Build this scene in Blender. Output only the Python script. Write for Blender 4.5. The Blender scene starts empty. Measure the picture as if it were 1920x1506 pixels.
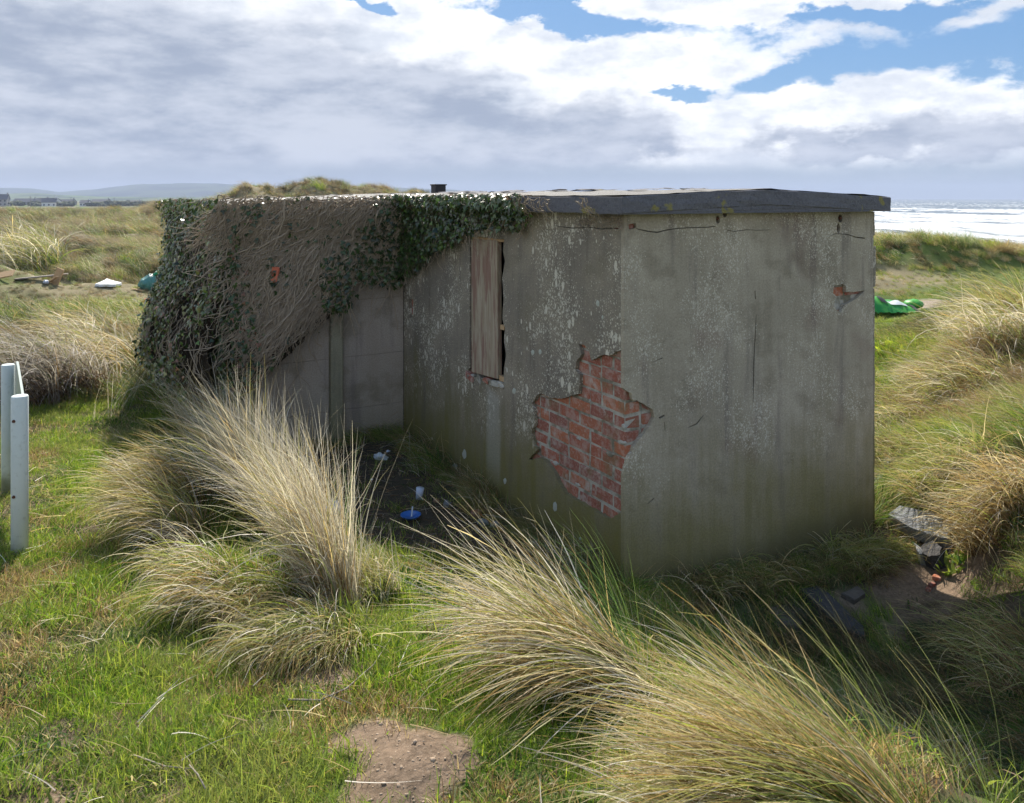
import bpy, bmesh, math, random
import numpy as np
from mathutils import Vector, Matrix, noise as mnoise
from mathutils.geometry import tessellate_polygon

random.seed(7)
rng = np.random.default_rng(11)
SC = bpy.context.scene
COL = SC.collection
R = math.radians

# ------------------------------------------------------------------ camera, sun, sky
CZ = 2.1              # eye height above the foot of the outbuilding
F = 1460.0            # focal length in pixels of the 1920 wide photograph
HOR = 371.5
cam_d = bpy.data.cameras.new('camera')
cam = bpy.data.objects.new('camera', cam_d)
COL.objects.link(cam)
cam.location = (0, 0, CZ)
cam.rotation_euler = (R(90), 0, 0)
cam_d.sensor_width = 36.0
cam_d.lens = 36.0 * F / 1920.0
cam_d.shift_y = -(753 - HOR) / 1920.0
cam_d.clip_start = 0.05
cam_d.clip_end = 30000
cam_d.dof.use_dof = True
cam_d.dof.focus_distance = 4.2
cam_d.dof.aperture_fstop = 11
SC.camera = cam

SUN_AZ = math.atan2(-0.20, 1.0)       # measured from +Y towards +X
SUN_EL = R(40)
SKY_STRENGTH = 0.10
EXPOSURE = 0.80
sd = Vector((math.sin(SUN_AZ) * math.cos(SUN_EL), math.cos(SUN_AZ) * math.cos(SUN_EL), math.sin(SUN_EL)))
sun_d = bpy.data.lights.new('sun', 'SUN')
sun_d.energy = 5.0
sun_d.angle = R(0.6)
sun_d.color = (1.0, 0.93, 0.82)
sun = bpy.data.objects.new('sun', sun_d)
COL.objects.link(sun)
sun.location = (0, 0, 30)
sun.rotation_euler = sd.to_track_quat('Z', 'Y').to_euler()

SC.view_settings.view_transform = 'Standard'
SC.view_settings.look = 'None'
SC.view_settings.exposure = EXPOSURE
SC.view_settings.gamma = 1.0
SC.view_settings.use_curve_mapping = False
SC.cycles.max_bounces = 8
SC.cycles.transparent_max_bounces = 8
SC.cycles.volume_bounces = 0
SC.cycles.sample_clamp_indirect = 6.0


# ------------------------------------------------------------------ a little shader language
class NT:
    def __init__(self, tree):
        self.t = tree
        self.n = tree.nodes
        self.l = tree.links

    def node(self, kind, **kw):
        nd = self.n.new(kind)
        for k, v in kw.items():
            setattr(nd, k, v)
        return nd

    def put(self, sock, v):
        if isinstance(v, S):
            self.l.new(v.s, sock)
        elif v is not None:
            if isinstance(v, (tuple, list)):
                v = tuple(v)
                if len(sock.default_value) == 4 and len(v) == 3:
                    v = v + (1.0,)
            elif hasattr(sock.default_value, '__len__'):
                v = tuple([v] * len(sock.default_value))
            sock.default_value = v

    def math(self, op, *a, clamp=False):
        nd = self.node('ShaderNodeMath', operation=op)
        nd.use_clamp = clamp
        for i, x in enumerate(a):
            self.put(nd.inputs[i], x)
        return S(self, nd.outputs[0])

    def vmath(self, op, *a, scale=None):
        nd = self.node('ShaderNodeVectorMath', operation=op)
        for i, x in enumerate(a):
            self.put(nd.inputs[i], x)
        if scale is not None:
            self.put(nd.inputs['Scale'], scale)
        return S(self, nd.outputs['Value'] if op in ('LENGTH', 'DOT_PRODUCT', 'DISTANCE') else nd.outputs[0])

    def xyz(self, x, y, z):
        nd = self.node('ShaderNodeCombineXYZ')
        for i, v in enumerate((x, y, z)):
            self.put(nd.inputs[i], v)
        return S(self, nd.outputs[0])

    def sep(self, v):
        nd = self.node('ShaderNodeSeparateXYZ')
        self.put(nd.inputs[0], v)
        return [S(self, o) for o in nd.outputs]

    def noise(self, vec, scale, detail=4, rough=0.55, dist=0.0, color=False, norm=True):
        nd = self.node('ShaderNodeTexNoise')
        self.put(nd.inputs['Vector'], vec)
        self.put(nd.inputs['Scale'], scale)
        nd.inputs['Detail'].default_value = detail
        nd.inputs['Roughness'].default_value = rough
        nd.inputs['Distortion'].default_value = dist
        return S(self, nd.outputs[1 if color else 0])

    def voro(self, vec, scale, feature='F1', rand=1.0, out='Distance'):
        nd = self.node('ShaderNodeTexVoronoi', feature=feature)
        self.put(nd.inputs['Vector'], vec)
        self.put(nd.inputs['Scale'], scale)
        nd.inputs['Randomness'].default_value = rand
        return S(self, nd.outputs[out])

    def mix(self, f, a, b, mode='MIX'):
        nd = self.node('ShaderNodeMix', data_type='RGBA', blend_type=mode)
        nd.clamp_factor = True
        self.put(nd.inputs[0], f)
        self.put(nd.inputs[6], a)
        self.put(nd.inputs[7], b)
        return S(self, nd.outputs[2])

    def ss(self, v, a, b, lo=0.0, hi=1.0):
        nd = self.node('ShaderNodeMapRange', interpolation_type='SMOOTHSTEP')
        self.put(nd.inputs[0], v)
        for i, x in enumerate((a, b, lo, hi)):
            self.put(nd.inputs[i + 1], x)
        return S(self, nd.outputs[0])

    def attr(self, name, out=0):
        nd = self.node('ShaderNodeAttribute', attribute_name=name)
        return S(self, nd.outputs[out])

    def pos(self):
        return S(self, self.node('ShaderNodeNewGeometry').outputs['Position'])

    def obj(self):
        return S(self, self.node('ShaderNodeTexCoord').outputs['Object'])

    def rand(self):
        return S(self, self.node('ShaderNodeObjectInfo').outputs['Random'])

    def bump(self, h, strength=0.5, dist=0.01):
        nd = self.node('ShaderNodeBump')
        nd.inputs['Strength'].default_value = strength
        nd.inputs['Distance'].default_value = dist
        self.put(nd.inputs['Height'], h)
        return S(self, nd.outputs[0])


class S:
    def __init__(self, nt, s):
        self.nt, self.s = nt, s

    def __add__(self, o): return self.nt.math('ADD', self, o)
    def __radd__(self, o): return self.nt.math('ADD', self, o)
    def __sub__(self, o): return self.nt.math('SUBTRACT', self, o)
    def __rsub__(self, o): return self.nt.math('SUBTRACT', o, self)
    def __mul__(self, o): return self.nt.math('MULTIPLY', self, o)
    def __rmul__(self, o): return self.nt.math('MULTIPLY', self, o)
    def __truediv__(self, o): return self.nt.math('DIVIDE', self, o)


def material(name):
    m = bpy.data.materials.new(name)
    m.use_nodes = True
    m.node_tree.nodes.clear()
    return m, NT(m.node_tree)


def finish(nt, color, rough=0.8, normal=None, spec=0.3, metal=0.0, transl=None, transl_col=None, alpha=None):
    b = nt.node('ShaderNodeBsdfPrincipled')
    nt.put(b.inputs['Base Color'], color)
    nt.put(b.inputs['Roughness'], rough)
    nt.put(b.inputs['Metallic'], metal)
    nt.put(b.inputs['Specular IOR Level'], spec)
    if normal is not None:
        nt.l.new(normal.s, b.inputs['Normal'])
    out = nt.node('ShaderNodeOutputMaterial')
    if transl:
        tr = nt.node('ShaderNodeBsdfTranslucent')
        nt.put(tr.inputs['Color'], transl_col if transl_col is not None else color)
        mx = nt.node('ShaderNodeMixShader')
        mx.inputs[0].default_value = transl
        nt.l.new(b.outputs[0], mx.inputs[1])
        nt.l.new(tr.outputs[0], mx.inputs[2])
        nt.l.new(mx.outputs[0], out.inputs[0])
    else:
        nt.l.new(b.outputs[0], out.inputs[0])
    return b


# ------------------------------------------------------------------ world: Nishita sky behind a broken cloud deck
world = bpy.data.worlds.new('World')
SC.world = world
world.use_nodes = True
world.node_tree.nodes.clear()
w = NT(world.node_tree)
sky = w.node('ShaderNodeTexSky', sky_type='NISHITA')
sky.sun_disc = False
sky.sun_elevation = SUN_EL
sky.sun_rotation = SUN_AZ
sky.air_density = 1.0
sky.dust_density = 0.4
sky.ozone_density = 2.0
dirv = S(w, w.node('ShaderNodeTexCoord').outputs['Generated'])
dx, dy, dz = w.sep(dirv)
az = w.math('ARCTAN2', dx, dy)
el = w.math('ARCSINE', dz)


def AE(px, py):
    a = math.atan((px - 960) / F)
    e = math.atan((HOR - py) / F * math.cos(a))
    return a, e


# warp for ragged edges
wv = w.xyz(az * 1.0, el * 1.9, dz * 0.3)
wn = w.noise(wv, 7.0, 7, 0.6, color=True)
wx, wy, wz = w.sep(wn)
waz = az + (wx - 0.5) * 0.30
wel = el + (wy - 0.5) * 0.13
ripple = w.noise(w.xyz(az * 1.0, el * 2.8, 0.5), 9.0, 8, 0.62)
fb = w.noise(w.xyz(az * 1.0, el * 1.8, 0.37), 10.0, 8, 0.62)
fb2 = w.noise(w.xyz(az * 1.0 + 3.1, el * 2.2 + 1.0, 0.11), 5.0, 8, 0.58)


def blob(px, py, sx, sy, rot=0.0, warp=1.0):
    """soft elliptical mask of a cloud feature; centre and half sizes given in photo pixels"""
    a0, e0 = AE(px, py)
    A = (waz if warp else az) - a0
    E = (wel if warp else el) - e0
    c, s_ = math.cos(rot), math.sin(rot)
    u = (A * c + E * s_) * (F / sx)
    v = (E * c - A * s_) * (F / sy)
    d = u * u + v * v
    return w.math('EXPONENT', d * -0.9)


# blue gaps
gap = blob(1180, 45, 150, 30, -0.15) + blob(1500, 135, 130, 45, 0.1) + blob(1880, 85, 200, 60, -0.1)
gap = gap + blob(985, 12, 110, 26, 0) + blob(700, -6, 90, 16, 0) + blob(1640, 18, 150, 22, 0.1) + blob(1290, 185, 60, 13, 0)
# generic gaps well above and round the sides, continuing the sky but opened up to lower the ambient light
gen = w.ss(w.noise(w.xyz(az * 1.2, el * 1.5, 0.7), 2.2, 5, 0.55), 0.40, 0.52) * w.ss(el, 0.26, 0.42)
gap = w.math('MAXIMUM', gap, gen)
gap_m = w.ss(gap + (fb - 0.5) * 1.1 + (ripple - .5) * .35, 0.38, 0.72)
# grey shaded undersides
grey = blob(120, 150, 560, 170, 0, 1) + blob(560, 250, 420, 120, -0.15, 1) + blob(900, 235, 200, 75, -0.3, 1)
grey = grey + blob(1160, 250, 90, 60, -0.3, 1) * 0.8 + blob(1880, 255, 260, 42, 0, 1) * 1.1 + blob(1560, 275, 300, 18, 0, 1) * 0.6 + blob(1130, 170, 70, 26, 0.3) * 0.35
grey = grey + w.ss(w.noise(w.xyz(az * 1.3 + 5.0, el * 2.0, 0.2), 2.0, 5, 0.5), 0.42, 0.6) * w.ss(w.math('ABSOLUTE', az), 0.66, 0.85) * 0.8
grey_m = w.ss(grey + (fb2 - 0.5) * 0.9 + (fb - 0.5) * 0.35, 0.30, 0.95)
low = w.ss(el, 0.052, 0.028)
# colours of the cloud deck (scene units, before the background strength)
white = w.mix(w.ss(fb * .6 + ripple * .4, 0.38, 0.60), (5.2, 5.6, 6.3), (8.2, 8.3, 8.5))
greyc = w.mix(w.ss(ripple * 0.55 + fb2 * 0.45, 0.38, 0.60), (2.6, 3.05, 3.95), (4.5, 4.85, 5.6))
cloud = w.mix(grey_m, white, greyc)
skyb = w.mix(0.75, S(w, sky.outputs[0]), (.75, 2.1, 4.3))
col = w.mix(gap_m, cloud, skyb)
lowc = w.mix(w.ss(az, -0.7, 0.6), (2.8, 3.25, 4.0), (2.5, 3.2, 3.95))
lowc = w.mix(w.ss(ripple, 0.5, 0.72) * 0.35, lowc, (4.4, 4.8, 5.6))
col = w.mix(low * 0.92, col, lowc)
bg = w.node('ShaderNodeBackground')
w.put(bg.inputs[0], col)
bg.inputs[1].default_value = SKY_STRENGTH * 0.86
wo = w.node('ShaderNodeOutputWorld')
w.l.new(bg.outputs[0], wo.inputs[0])


# ------------------------------------------------------------------ helpers
def tag(o, label=None, cat=None, group=None, kind=None):
    if label: o['label'] = label
    if cat: o['category'] = cat
    if group: o['group'] = group
    if kind: o['kind'] = kind
    return o


def link(name, me, mat=None, parent=None):
    o = bpy.data.objects.new(name, me)
    COL.objects.link(o)
    if mat is not None and me is not None and len(me.materials) == 0:
        me.materials.append(mat)
    if parent is not None:
        o.parent = parent
    return o


def empty(name, loc=(0, 0, 0), rz=0.0):
    o = bpy.data.objects.new(name, None)
    o.empty_display_size = 0.1
    COL.objects.link(o)
    o.location = loc
    o.rotation_euler = (0, 0, rz)
    return o


def mesh_np(name, v, f, col=None, smooth=False):
    """v (n,3), f (m,k) -> mesh"""
    v = np.asarray(v, dtype=np.float32)
    f = np.asarray(f, dtype=np.int32)
    me = bpy.data.meshes.new(name)
    me.vertices.add(len(v))
    me.vertices.foreach_set('co', v.ravel())
    k = f.shape[1]
    me.loops.add(f.size)
    me.loops.foreach_set('vertex_index', f.ravel())
    me.polygons.add(len(f))
    me.polygons.foreach_set('loop_start', np.arange(0, f.size, k, dtype=np.int32))
    me.polygons.foreach_set('loop_total', np.full(len(f), k, dtype=np.int32))
    if smooth:
        me.polygons.foreach_set('use_smooth', np.ones(len(f), dtype=bool))
    if col is not None:
        a = me.color_attributes.new('Col', 'FLOAT_COLOR', 'POINT')
        c = np.ones((len(v), 4), dtype=np.float32)
        c[:, :3] = col
        a.data.foreach_set('color', c.ravel())
    me.update(calc_edges=True)
    me.validate()
    return me


def bm_obj(name, bm, mat, parent=None, smooth=False):
    bmesh.ops.recalc_face_normals(bm, faces=bm.faces)
    me = bpy.data.meshes.new(name)
    bm.to_mesh(me)
    bm.free()
    if smooth:
        for p in me.polygons: p.use_smooth = True
    return link(name, me, mat, parent)


def add_box(bm, c, s, rot=None, jit=0.0):
    vs = []
    for z in (-.5, .5):
        for y in (-.5, .5):
            for x in (-.5, .5):
                p = Vector((x * s[0], y * s[1], z * s[2]))
                if jit: p += Vector((random.uniform(-jit, jit), random.uniform(-jit, jit), random.uniform(-jit, jit)))
                if rot is not None: p = rot @ p
                vs.append(bm.verts.new(p + Vector(c)))
    for q in ((0, 2, 3, 1), (4, 5, 7, 6), (0, 1, 5, 4), (2, 6, 7, 3), (0, 4, 6, 2), (1, 3, 7, 5)):
        bm.faces.new([vs[i] for i in q])
    return vs


def add_tube(bm, pts, rad, n=6, cap=True):
    pts = [Vector(p) for p in pts]
    rings = []
    for i, p in enumerate(pts):
        d = (pts[min(i + 1, len(pts) - 1)] - pts[max(i - 1, 0)]).normalized()
        a = d.orthogonal().normalized() if i == 0 else (rings_a - d * rings_a.dot(d)).normalized()
        rings_a = a
        b = d.cross(a)
        r = rad[i] if isinstance(rad, (list, tuple)) else rad
        rings.append([bm.verts.new(p + (a * math.cos(t) + b * math.sin(t)) * r) for t in [2 * math.pi * k / n for k in range(n)]])
    for A, B in zip(rings[:-1], rings[1:]):
        for k in range(n):
            bm.faces.new((A[k], A[(k + 1) % n], B[(k + 1) % n], B[k]))
    if cap:
        bm.faces.new(rings[0][::-1])
        bm.faces.new(rings[-1])


# numpy value noise -------------------------------------------------
_perm = np.random.default_rng(5).random((256, 256)).astype(np.float64)


def vnoise(x, y):
    xi = np.floor(x).astype(int); yi = np.floor(y).astype(int)
    fx = x - xi; fy = y - yi
    fx = fx * fx * fx * (fx * (fx * 6 - 15) + 10); fy = fy * fy * fy * (fy * (fy * 6 - 15) + 10)
    a = _perm[xi % 256, yi % 256]; b = _perm[(xi + 1) % 256, yi % 256]
    c = _perm[xi % 256, (yi + 1) % 256]; d = _perm[(xi + 1) % 256, (yi + 1) % 256]
    return (a * (1 - fx) + b * fx) * (1 - fy) + (c * (1 - fx) + d * fx) * fy


def fbm(x, y, o=4, g=0.5):
    s = 0; a = 1; t = 0
    for i in range(o):
        s = s + a * vnoise(x * 2 ** i + 17.3 * i, y * 2 ** i - 9.1 * i)
        t += a; a *= g
    return s / t


def sst(v, a, b):
    t = np.clip((v - a) / (b - a), 0, 1)
    return t * t * (3 - 2 * t)


# ------------------------------------------------------------------ terrain
def gp(px, py, z):
    """ground point seen at photo pixel (px,py) with height z relative to the eye"""
    Y = -z * F / (py - HOR)
    return ((px - 960) / F * Y, Y, z)


CP = [gp(*c) for c in [
    (0, 1500, -1.6), (0, 1200, -1.72), (37, 1040, -1.82), (12, 930, -1.93), (200, 1100, -1.78), (200, 900, -1.92),
    (60, 790, -2.0), (300, 1300, -1.66), (500, 1500, -1.55), (500, 1300, -1.62), (760, 1440, -1.5), (960, 1500, -1.48),
    (900, 1330, -1.52), (700, 1250, -1.6), (450, 1060, -1.78), (300, 980, -1.85), (650, 1180, -1.72), (720, 1100, -1.84),
    (770, 1070, -1.93), (700, 900, -2.05), (600, 880, -2.02), (770, 975, -2.05), (880, 1000, -2.05), (1000, 1050, -2.03),
    (1180, 1290, -1.60), (1000, 1250, -1.6), (1100, 1400, -1.48), (1300, 1400, -1.5), (1500, 1500, -1.44), (1700, 1500, -1.48),
    (1200, 1190, -1.95), (1400, 1230, -2.15), (1600, 1330, -2.1), (1800, 1480, -1.85), (950, 1130, -1.9),
    (1450, 1130, -2.2), (1500, 1200, -2.27), (1600, 1120, -2.3), (1735, 1110, -2.37), (1830, 1140, -2.27), (1920, 1100, -2.0),
    (1900, 1300, -2.1), (1750, 1250, -2.28), (1900, 1450, -1.95), (2150, 1300, -1.85),
    (1700, 900, -2.12), (1740, 1010, -2.22), (1900, 950, -1.85), (1900, 800, -1.7), (1780, 800, -1.9), (1700, 750, -2.0),
    (1900, 680, -1.6), (1850, 600, -1.75), (1700, 640, -2.08), (1680, 583, -2.2), (1820, 574, -2.2), (2000, 562, -1.9),
    (1700, 540, -2.1), (1700, 512, -1.95), (1700, 486, -1.80), (1850, 500, -1.90), (1920, 545, -2.1),
    (300, 700, -2.1), (150, 650, -2.1), (100, 540, -2.15), (285, 535, -2.15), (200, 470, -2.0), (50, 440, -1.9),
    (-200, 900, -1.9), (-200, 600, -2.0), (2200, 800, -1.5), (2300, 600, -1.4)]]
CP += [(-.947, 6.81, -2.02), (.594, 4.13, -2.07), (1.5, 4.6, -2.17), (2.45, 5.17, -2.2), (0, 0, -1.6), (-2, -2, -1.55), (2, 0, -1.45),
       (3, -3, -1.4), (-4, 1, -1.7), (4, 2.5, -1.7), (-0.2, 5.5, -2.05), (-2.17, 6.1, -2.05), (-4, 9.3, -2.1), (-.1, 12, -2.1),
       (4, 10, -2.0), (-15, -15, -1.6), (15, -15, -1.5), (20, 0, -1.5), (-20, 5, -2.0), (-10, 45, -2.0), (8, 40, -1.9), (-40, 30, -2.0),
       (40, 12, -1.6), (0, 25, -2.0), (7, 30, -1.9)]
CP = np.array(CP)


def _tps(r2):
    return 0.5 * r2 * np.log(r2 + 1e-9)


def _warp(x, y):
    """compress distance so near points keep their detail and far ones stay smooth"""
    r = np.sqrt(x * x + y * y) + 1e-6
    k = np.log1p(r / 3.0) * 3.0 / r
    return x * k, y * k


_cx, _cy = _warp(CP[:, 0], CP[:, 1])
_n = len(CP)
_A = np.zeros((_n + 3, _n + 3))
_A[:_n, :_n] = _tps((_cx[:, None] - _cx[None]) ** 2 + (_cy[:, None] - _cy[None]) ** 2) + np.eye(_n) * 0.02
_A[:_n, _n] = 1; _A[:_n, _n + 1] = _cx; _A[:_n, _n + 2] = _cy
_A[_n, :_n] = 1; _A[_n + 1, :_n] = _cx; _A[_n + 2, :_n] = _cy
_w = np.linalg.solve(_A, np.concatenate([CP[:, 2], np.zeros(3)]))


def tps(x, y):
    wx_, wy_ = _warp(x, y)
    out = np.empty_like(x)
    for i in range(0, len(x), 20000):
        a = wx_[i:i + 20000]; b = wy_[i:i + 20000]
        k = _tps((a[:, None] - _cx[None]) ** 2 + (b[:, None] - _cy[None]) ** 2)
        out[i:i + 20000] = k @ _w[:_n] + _w[_n] + _w[_n + 1] * a + _w[_n + 2] * b
    return out


DUNES = [(-32, 72, 5, 6, 1.6)]
DPX = [240, 262, 300, 330, 380, 400, 415, 430, 446, 462, 475, 490, 520, 545, 580, 600, 630, 660, 690, 720, 740, 752, 765, 782, 800, 815, 830]
DPY = [400, 392, 382, 381, 384, 379, 374, 367, 356, 345, 347, 347, 353, 350, 341, 337, 343, 352, 350, 352, 360, 368, 362, 355, 362, 375, 420]


def shore(x, y):
    return 0.989 * x + 0.15 * y - 21.0


def lawn_mask(x, y):
    """1 where the grass is short turf"""
    u = x / np.maximum(y, 0.1)
    m = sst(-x - 0.35 * (y - 3), -0.9, -0.2) * sst(8.4 + 0 * x - y, 0, 0.8)
    m = np.maximum(m, sst(2.75 - y + 0.15 * x, 0, 0.4) * sst(0.8 - x, 0, 0.4))
    return m


def height(x, y):
    x = np.asarray(x, float); y = np.asarray(y, float)
    r = np.sqrt(x * x + y * y)
    near = tps(x, y)
    far = -2.1 + 0 * x
    far = far - .55 * sst(r, 75, 120)
    far = far + .8 * (fbm(x / 19 + 3, y / 19 + 8, 3) - 0.5) * 2 * sst(r, 30, 70)
    far = far - 3.3 * sst(r, 150, 330)
    wgt = sst(r, 26, 48)
    z = near * (1 - wgt) + far * wgt
    for (a, b, sx, sy, h) in DUNES:
        z = z + h * np.exp(-((x - a) / sx) ** 2 - ((y - b) / sy) ** 2) * (0.82 + 0.36 * fbm(x / 1.4, y / 2.2, 4))
    pxx = 960 + F * x / np.maximum(y, 1)
    cr_ = np.interp(pxx, DPX, DPY)
    crest_z = (HOR - cr_ - 1) / F * 58.0
    rid = -2.2 + (crest_z + 2.2) * np.exp(-((y - 58) / 4.5) ** 2) * (.96 + .08 * fbm(x / .9, y / 1.6, 3)) + .25 * (fbm(x / 1.6 + 3, y / 2.2, 3) - .5) * np.exp(-((y - 53) / 3.5) ** 2)
    z = np.where((y > 45) & (y < 75) & (pxx > 240) & (pxx < 830), np.maximum(z, rid), z)
    # hummocks
    wild = 1 - lawn_mask(x, y)
    inb = (x > -4.6) & (x < 3)
    hum = (fbm(x / 1.1 + 40, y / 0.9, 3) - 0.5) * 0.26
    hum2 = (fbm(x / 4.2 + 4, y / 2.6 + 9, 4) - 0.5) * (1.5 + .9 * (x < 0))
    z = z + hum * sst(r, 6.5, 10) * wild * (1 - sst(r, 60, 120))
    z = z + hum2 * sst(r, 17, 27) * (1 - sst(r, 110, 200) * 0.6) * (1 - .8 * sst(x, 4, 8))
    z = z + (fbm(x / 0.22 + 7, y / 0.22, 3) - 0.5) * 0.045
    for (px, py, zz, h, s) in MND:
        a, b, _ = gp(px, py, zz)
        z = z + h * np.exp(-((x - a) ** 2 + (y - b) ** 2) / s ** 2)
    for (a, b, h, s) in HUMPS:
        z = z + h * np.exp(-((x - a) / s) ** 2 - ((y - b) / (s * .6)) ** 2) * (.7 + .6 * fbm(x / .8, y / .6, 3))
    keep = np.where((y > 45) & (y < 75) & (pxx > 240) & (pxx < 830), rid, -9.0)
    z = np.where((y > 20) & (x < 5), np.minimum(z, np.maximum(-1.66 + .12 * np.sin(x * .7), keep)), z)
    # the little spoil heaps in the turf
    for (px, py, zz, h, s) in MOUNDS:
        a, b, _ = gp(px, py, zz)
        z = z + h * np.exp(-((x - a) ** 2 + (y - b) ** 2) / s ** 2) * (0.6 + 0.8 * fbm(x / 0.05, y / 0.05, 3))
    s = shore(x, y)
    z = np.where(s > 0, z - sst(s, 0, 16) * (z + 9.5), z)
    return z + CZ


MND = [(560, 1090, -1.8, .16, .30), (450, 960, -1.86, .18, .36), (330, 970, -1.86, .14, .26), (400, 1130, -1.75, .10, .16), (600, 1210, -1.68, .08, .16), (1150, 1290, -1.62, .08, .25),
       (1640, 1500, -1.5, .08, .30), (1810, 890, -1.9, .18, .40), (1750, 745, -1.95, .15, .45), (1890, 700, -1.7, .22, .6), (1870, 620, -1.75, .25, .8), (60, 740, -2.05, .2, .6), (215, 690, -2.05, .15, .5)]
_hr = np.random.default_rng(44)
HUMPS = [(-_hr.uniform(.1, .72) * yy_, yy_, _hr.uniform(.25, .95) * (.5 + yy_ / 60), _hr.uniform(1.2, 3.4) * (.6 + yy_ / 50)) for yy_ in _hr.uniform(23, 75, 46)]
HUMPS += [(11.4, 22.6, .62, 1.9), (13.6, 21.8, .42, 1.5), (9.0, 19.5, .12, .9), (10.8, 18.4, .14, .9)]
MOUNDS = [(810, 1430, -1.5, 0.03, 0.12), (700, 1400, -1.52, 0.012, 0.13), (745, 1480, -1.5, 0.012, 0.15)]


def hz(x, y):
    return float(height(np.array([x]), np.array([y]))[0])


def on_ground(px, py):
    """world point where the sight line through a photo pixel meets the ground"""
    Y = np.concatenate([np.arange(1.2, 12, 0.01), np.arange(12, 300, 0.1)])
    x = (px - 960) / F * Y
    z = CZ + (HOR - py) / F * Y
    h = height(x, Y)
    k = np.argmax(h >= z)
    return Vector((x[k], Y[k], h[k]))


# grid: rings growing with distance; tight in front of the camera
rad = np.concatenate([[0.0], np.geomspace(0.6, 12, 230), np.geomspace(12.15, 120, 190), np.geomspace(124, 4200, 60)])
ang_f = np.linspace(-42, 42, 380)
ang = np.concatenate([ang_f, np.linspace(46, 314, 60)])
AN, RD = np.meshgrid(np.radians(ang), rad)
X = (np.sin(AN) * RD).ravel(); Y = (np.cos(AN) * RD).ravel()
Z = height(X, Y)
nA, nR = len(ang), len(rad)
ii, jj = np.meshgrid(np.arange(nR - 1), np.arange(nA), indexing='ij')
j2 = (jj + 1) % nA
faces = np.stack([(ii * nA + jj), (ii * nA + j2), ((ii + 1) * nA + j2), ((ii + 1) * nA + jj)], -1).reshape(-1, 4)[:, ::-1]


# building frame -----------------------------------------------------
C0 = np.array([0.594, 4.13])
RV = np.array([0.867, 0.4985])       # along the gable, to the right
LV = np.array([-0.4985, 0.867])      # along the long side, away from the camera
GW, SL, WW, TL = 2.083, 3.09, 1.42, 6.8   # gable width, side length up to the wing, wing projection, total length


def to_local(x, y):
    dx_, dy_ = x - C0[0], y - C0[1]
    return dx_ * RV[0] + dy_ * RV[1], dx_ * LV[0] + dy_ * LV[1]


def inside_building(x, y, m=0.0):
    a, b = to_local(x, y)
    return ((a > -m) & (a < GW + m) & (b > -m) & (b < TL + m)) | ((a > -WW - m) & (a < GW + m) & (b > SL - m) & (b < TL + m))


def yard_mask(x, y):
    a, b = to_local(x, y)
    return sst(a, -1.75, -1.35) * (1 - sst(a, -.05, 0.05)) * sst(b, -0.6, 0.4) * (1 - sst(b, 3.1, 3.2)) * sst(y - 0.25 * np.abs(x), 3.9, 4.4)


def path_mask(x, y):
    c = 15.6 + 0.10 * (x - 8) + 0.5 * np.sin(x * 0.35)
    return np.exp(-((y - c) / 0.55) ** 2) * sst(x, 5, 6) + np.exp(-((y - 19.2 - 0.1 * (x + 10)) / 0.45) ** 2) * sst(-x, 6, 7) * 0.55


def sand_mask(x, y):
    m = path_mask(x, y)
    for (px, py, zz, s) in [(790, 1425, -1.5, .15), (690, 1390, -1.52, .13), (745, 1485, -1.5, .16), (650, 1410, -1.53, .08), (850, 1460, -1.5, .08), (650, 1275, -1.62, .13), (600, 1290, -1.62, .09),
                            (1775, 1105, -2.33, .22), (1690, 1100, -2.35, .20), (560, 1275, -1.64, .06), (130, 1490, -1.6, .08)]:
        a, b, _ = gp(px, py, zz)
        m = np.maximum(m, np.exp(-(((x - a) ** 2 + (y - b) ** 2) / s ** 2) ** 1.5))
    a, b = to_local(x, y)
    dip = sst(a, 0.9, 1.3) * (1 - sst(a, 2.3, 2.7)) * sst(-b, 0.15, 0.35) * (1 - sst(-b, 0.7, 1.0))
    return np.maximum(m, dip * 0.5)


lawn = lawn_mask(X, Y); sand = sand_mask(X, Y); yard = yard_mask(X, Y)
sand = sst(sand + 0.35 * (fbm(X / .09, Y / .09, 3) - .5), .42, .62)
n1 = fbm(X / 0.5, Y / 0.5, 4)[:, None]; n2 = fbm(X / 7 + 5, Y / 5, 4)[:, None]
cg = np.array([.08, .13, .022]); cs = np.array([.30, .26, .15]); cd = np.array([.12, .092, .058]); csa = np.where((Y < 5)[:, None], np.array([.25, .18, .125]), np.array([.40, .33, .26]))
base = cg * (1 - sst(n1, .4, .62)) + cd * sst(n1, .4, .62)
wildc = cg * 1.1 * (1 - sst(n2, .44, .60)) + cs * .8 * sst(n2, .44, .60)
wildc = wildc * (0.8 + 0.4 * n1)
far_w = sst(np.sqrt(X ** 2 + Y ** 2), 9, 20)[:, None]
gc = base * (1 - far_w) + wildc * far_w
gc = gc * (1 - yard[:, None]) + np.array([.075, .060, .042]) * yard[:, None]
gc = gc * (1 - sand[:, None]) + csa * (.8 + .4 * n1) * sand[:, None]
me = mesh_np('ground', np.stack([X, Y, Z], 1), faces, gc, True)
m, t = material('ground')
p = t.pos()
c = t.attr('Col')
c = t.mix(t.ss(t.noise(p, 38, 5, .7), .35, .7) * 0.55, c, (0.05, 0.036, 0.022))
c = t.mix(t.ss(t.noise(p, 160, 3, .6), .55, .7) * 0.35, c, (0.40, 0.33, 0.25))
finish(t, c, 0.95, t.bump(t.noise(p, 45, 6, .7), .6, .015), spec=0.1)
ground = link('ground', me, m)
tag(ground, 'uneven dune ground of turf, matted grass and sand round the outbuilding', kind='structure')

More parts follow.
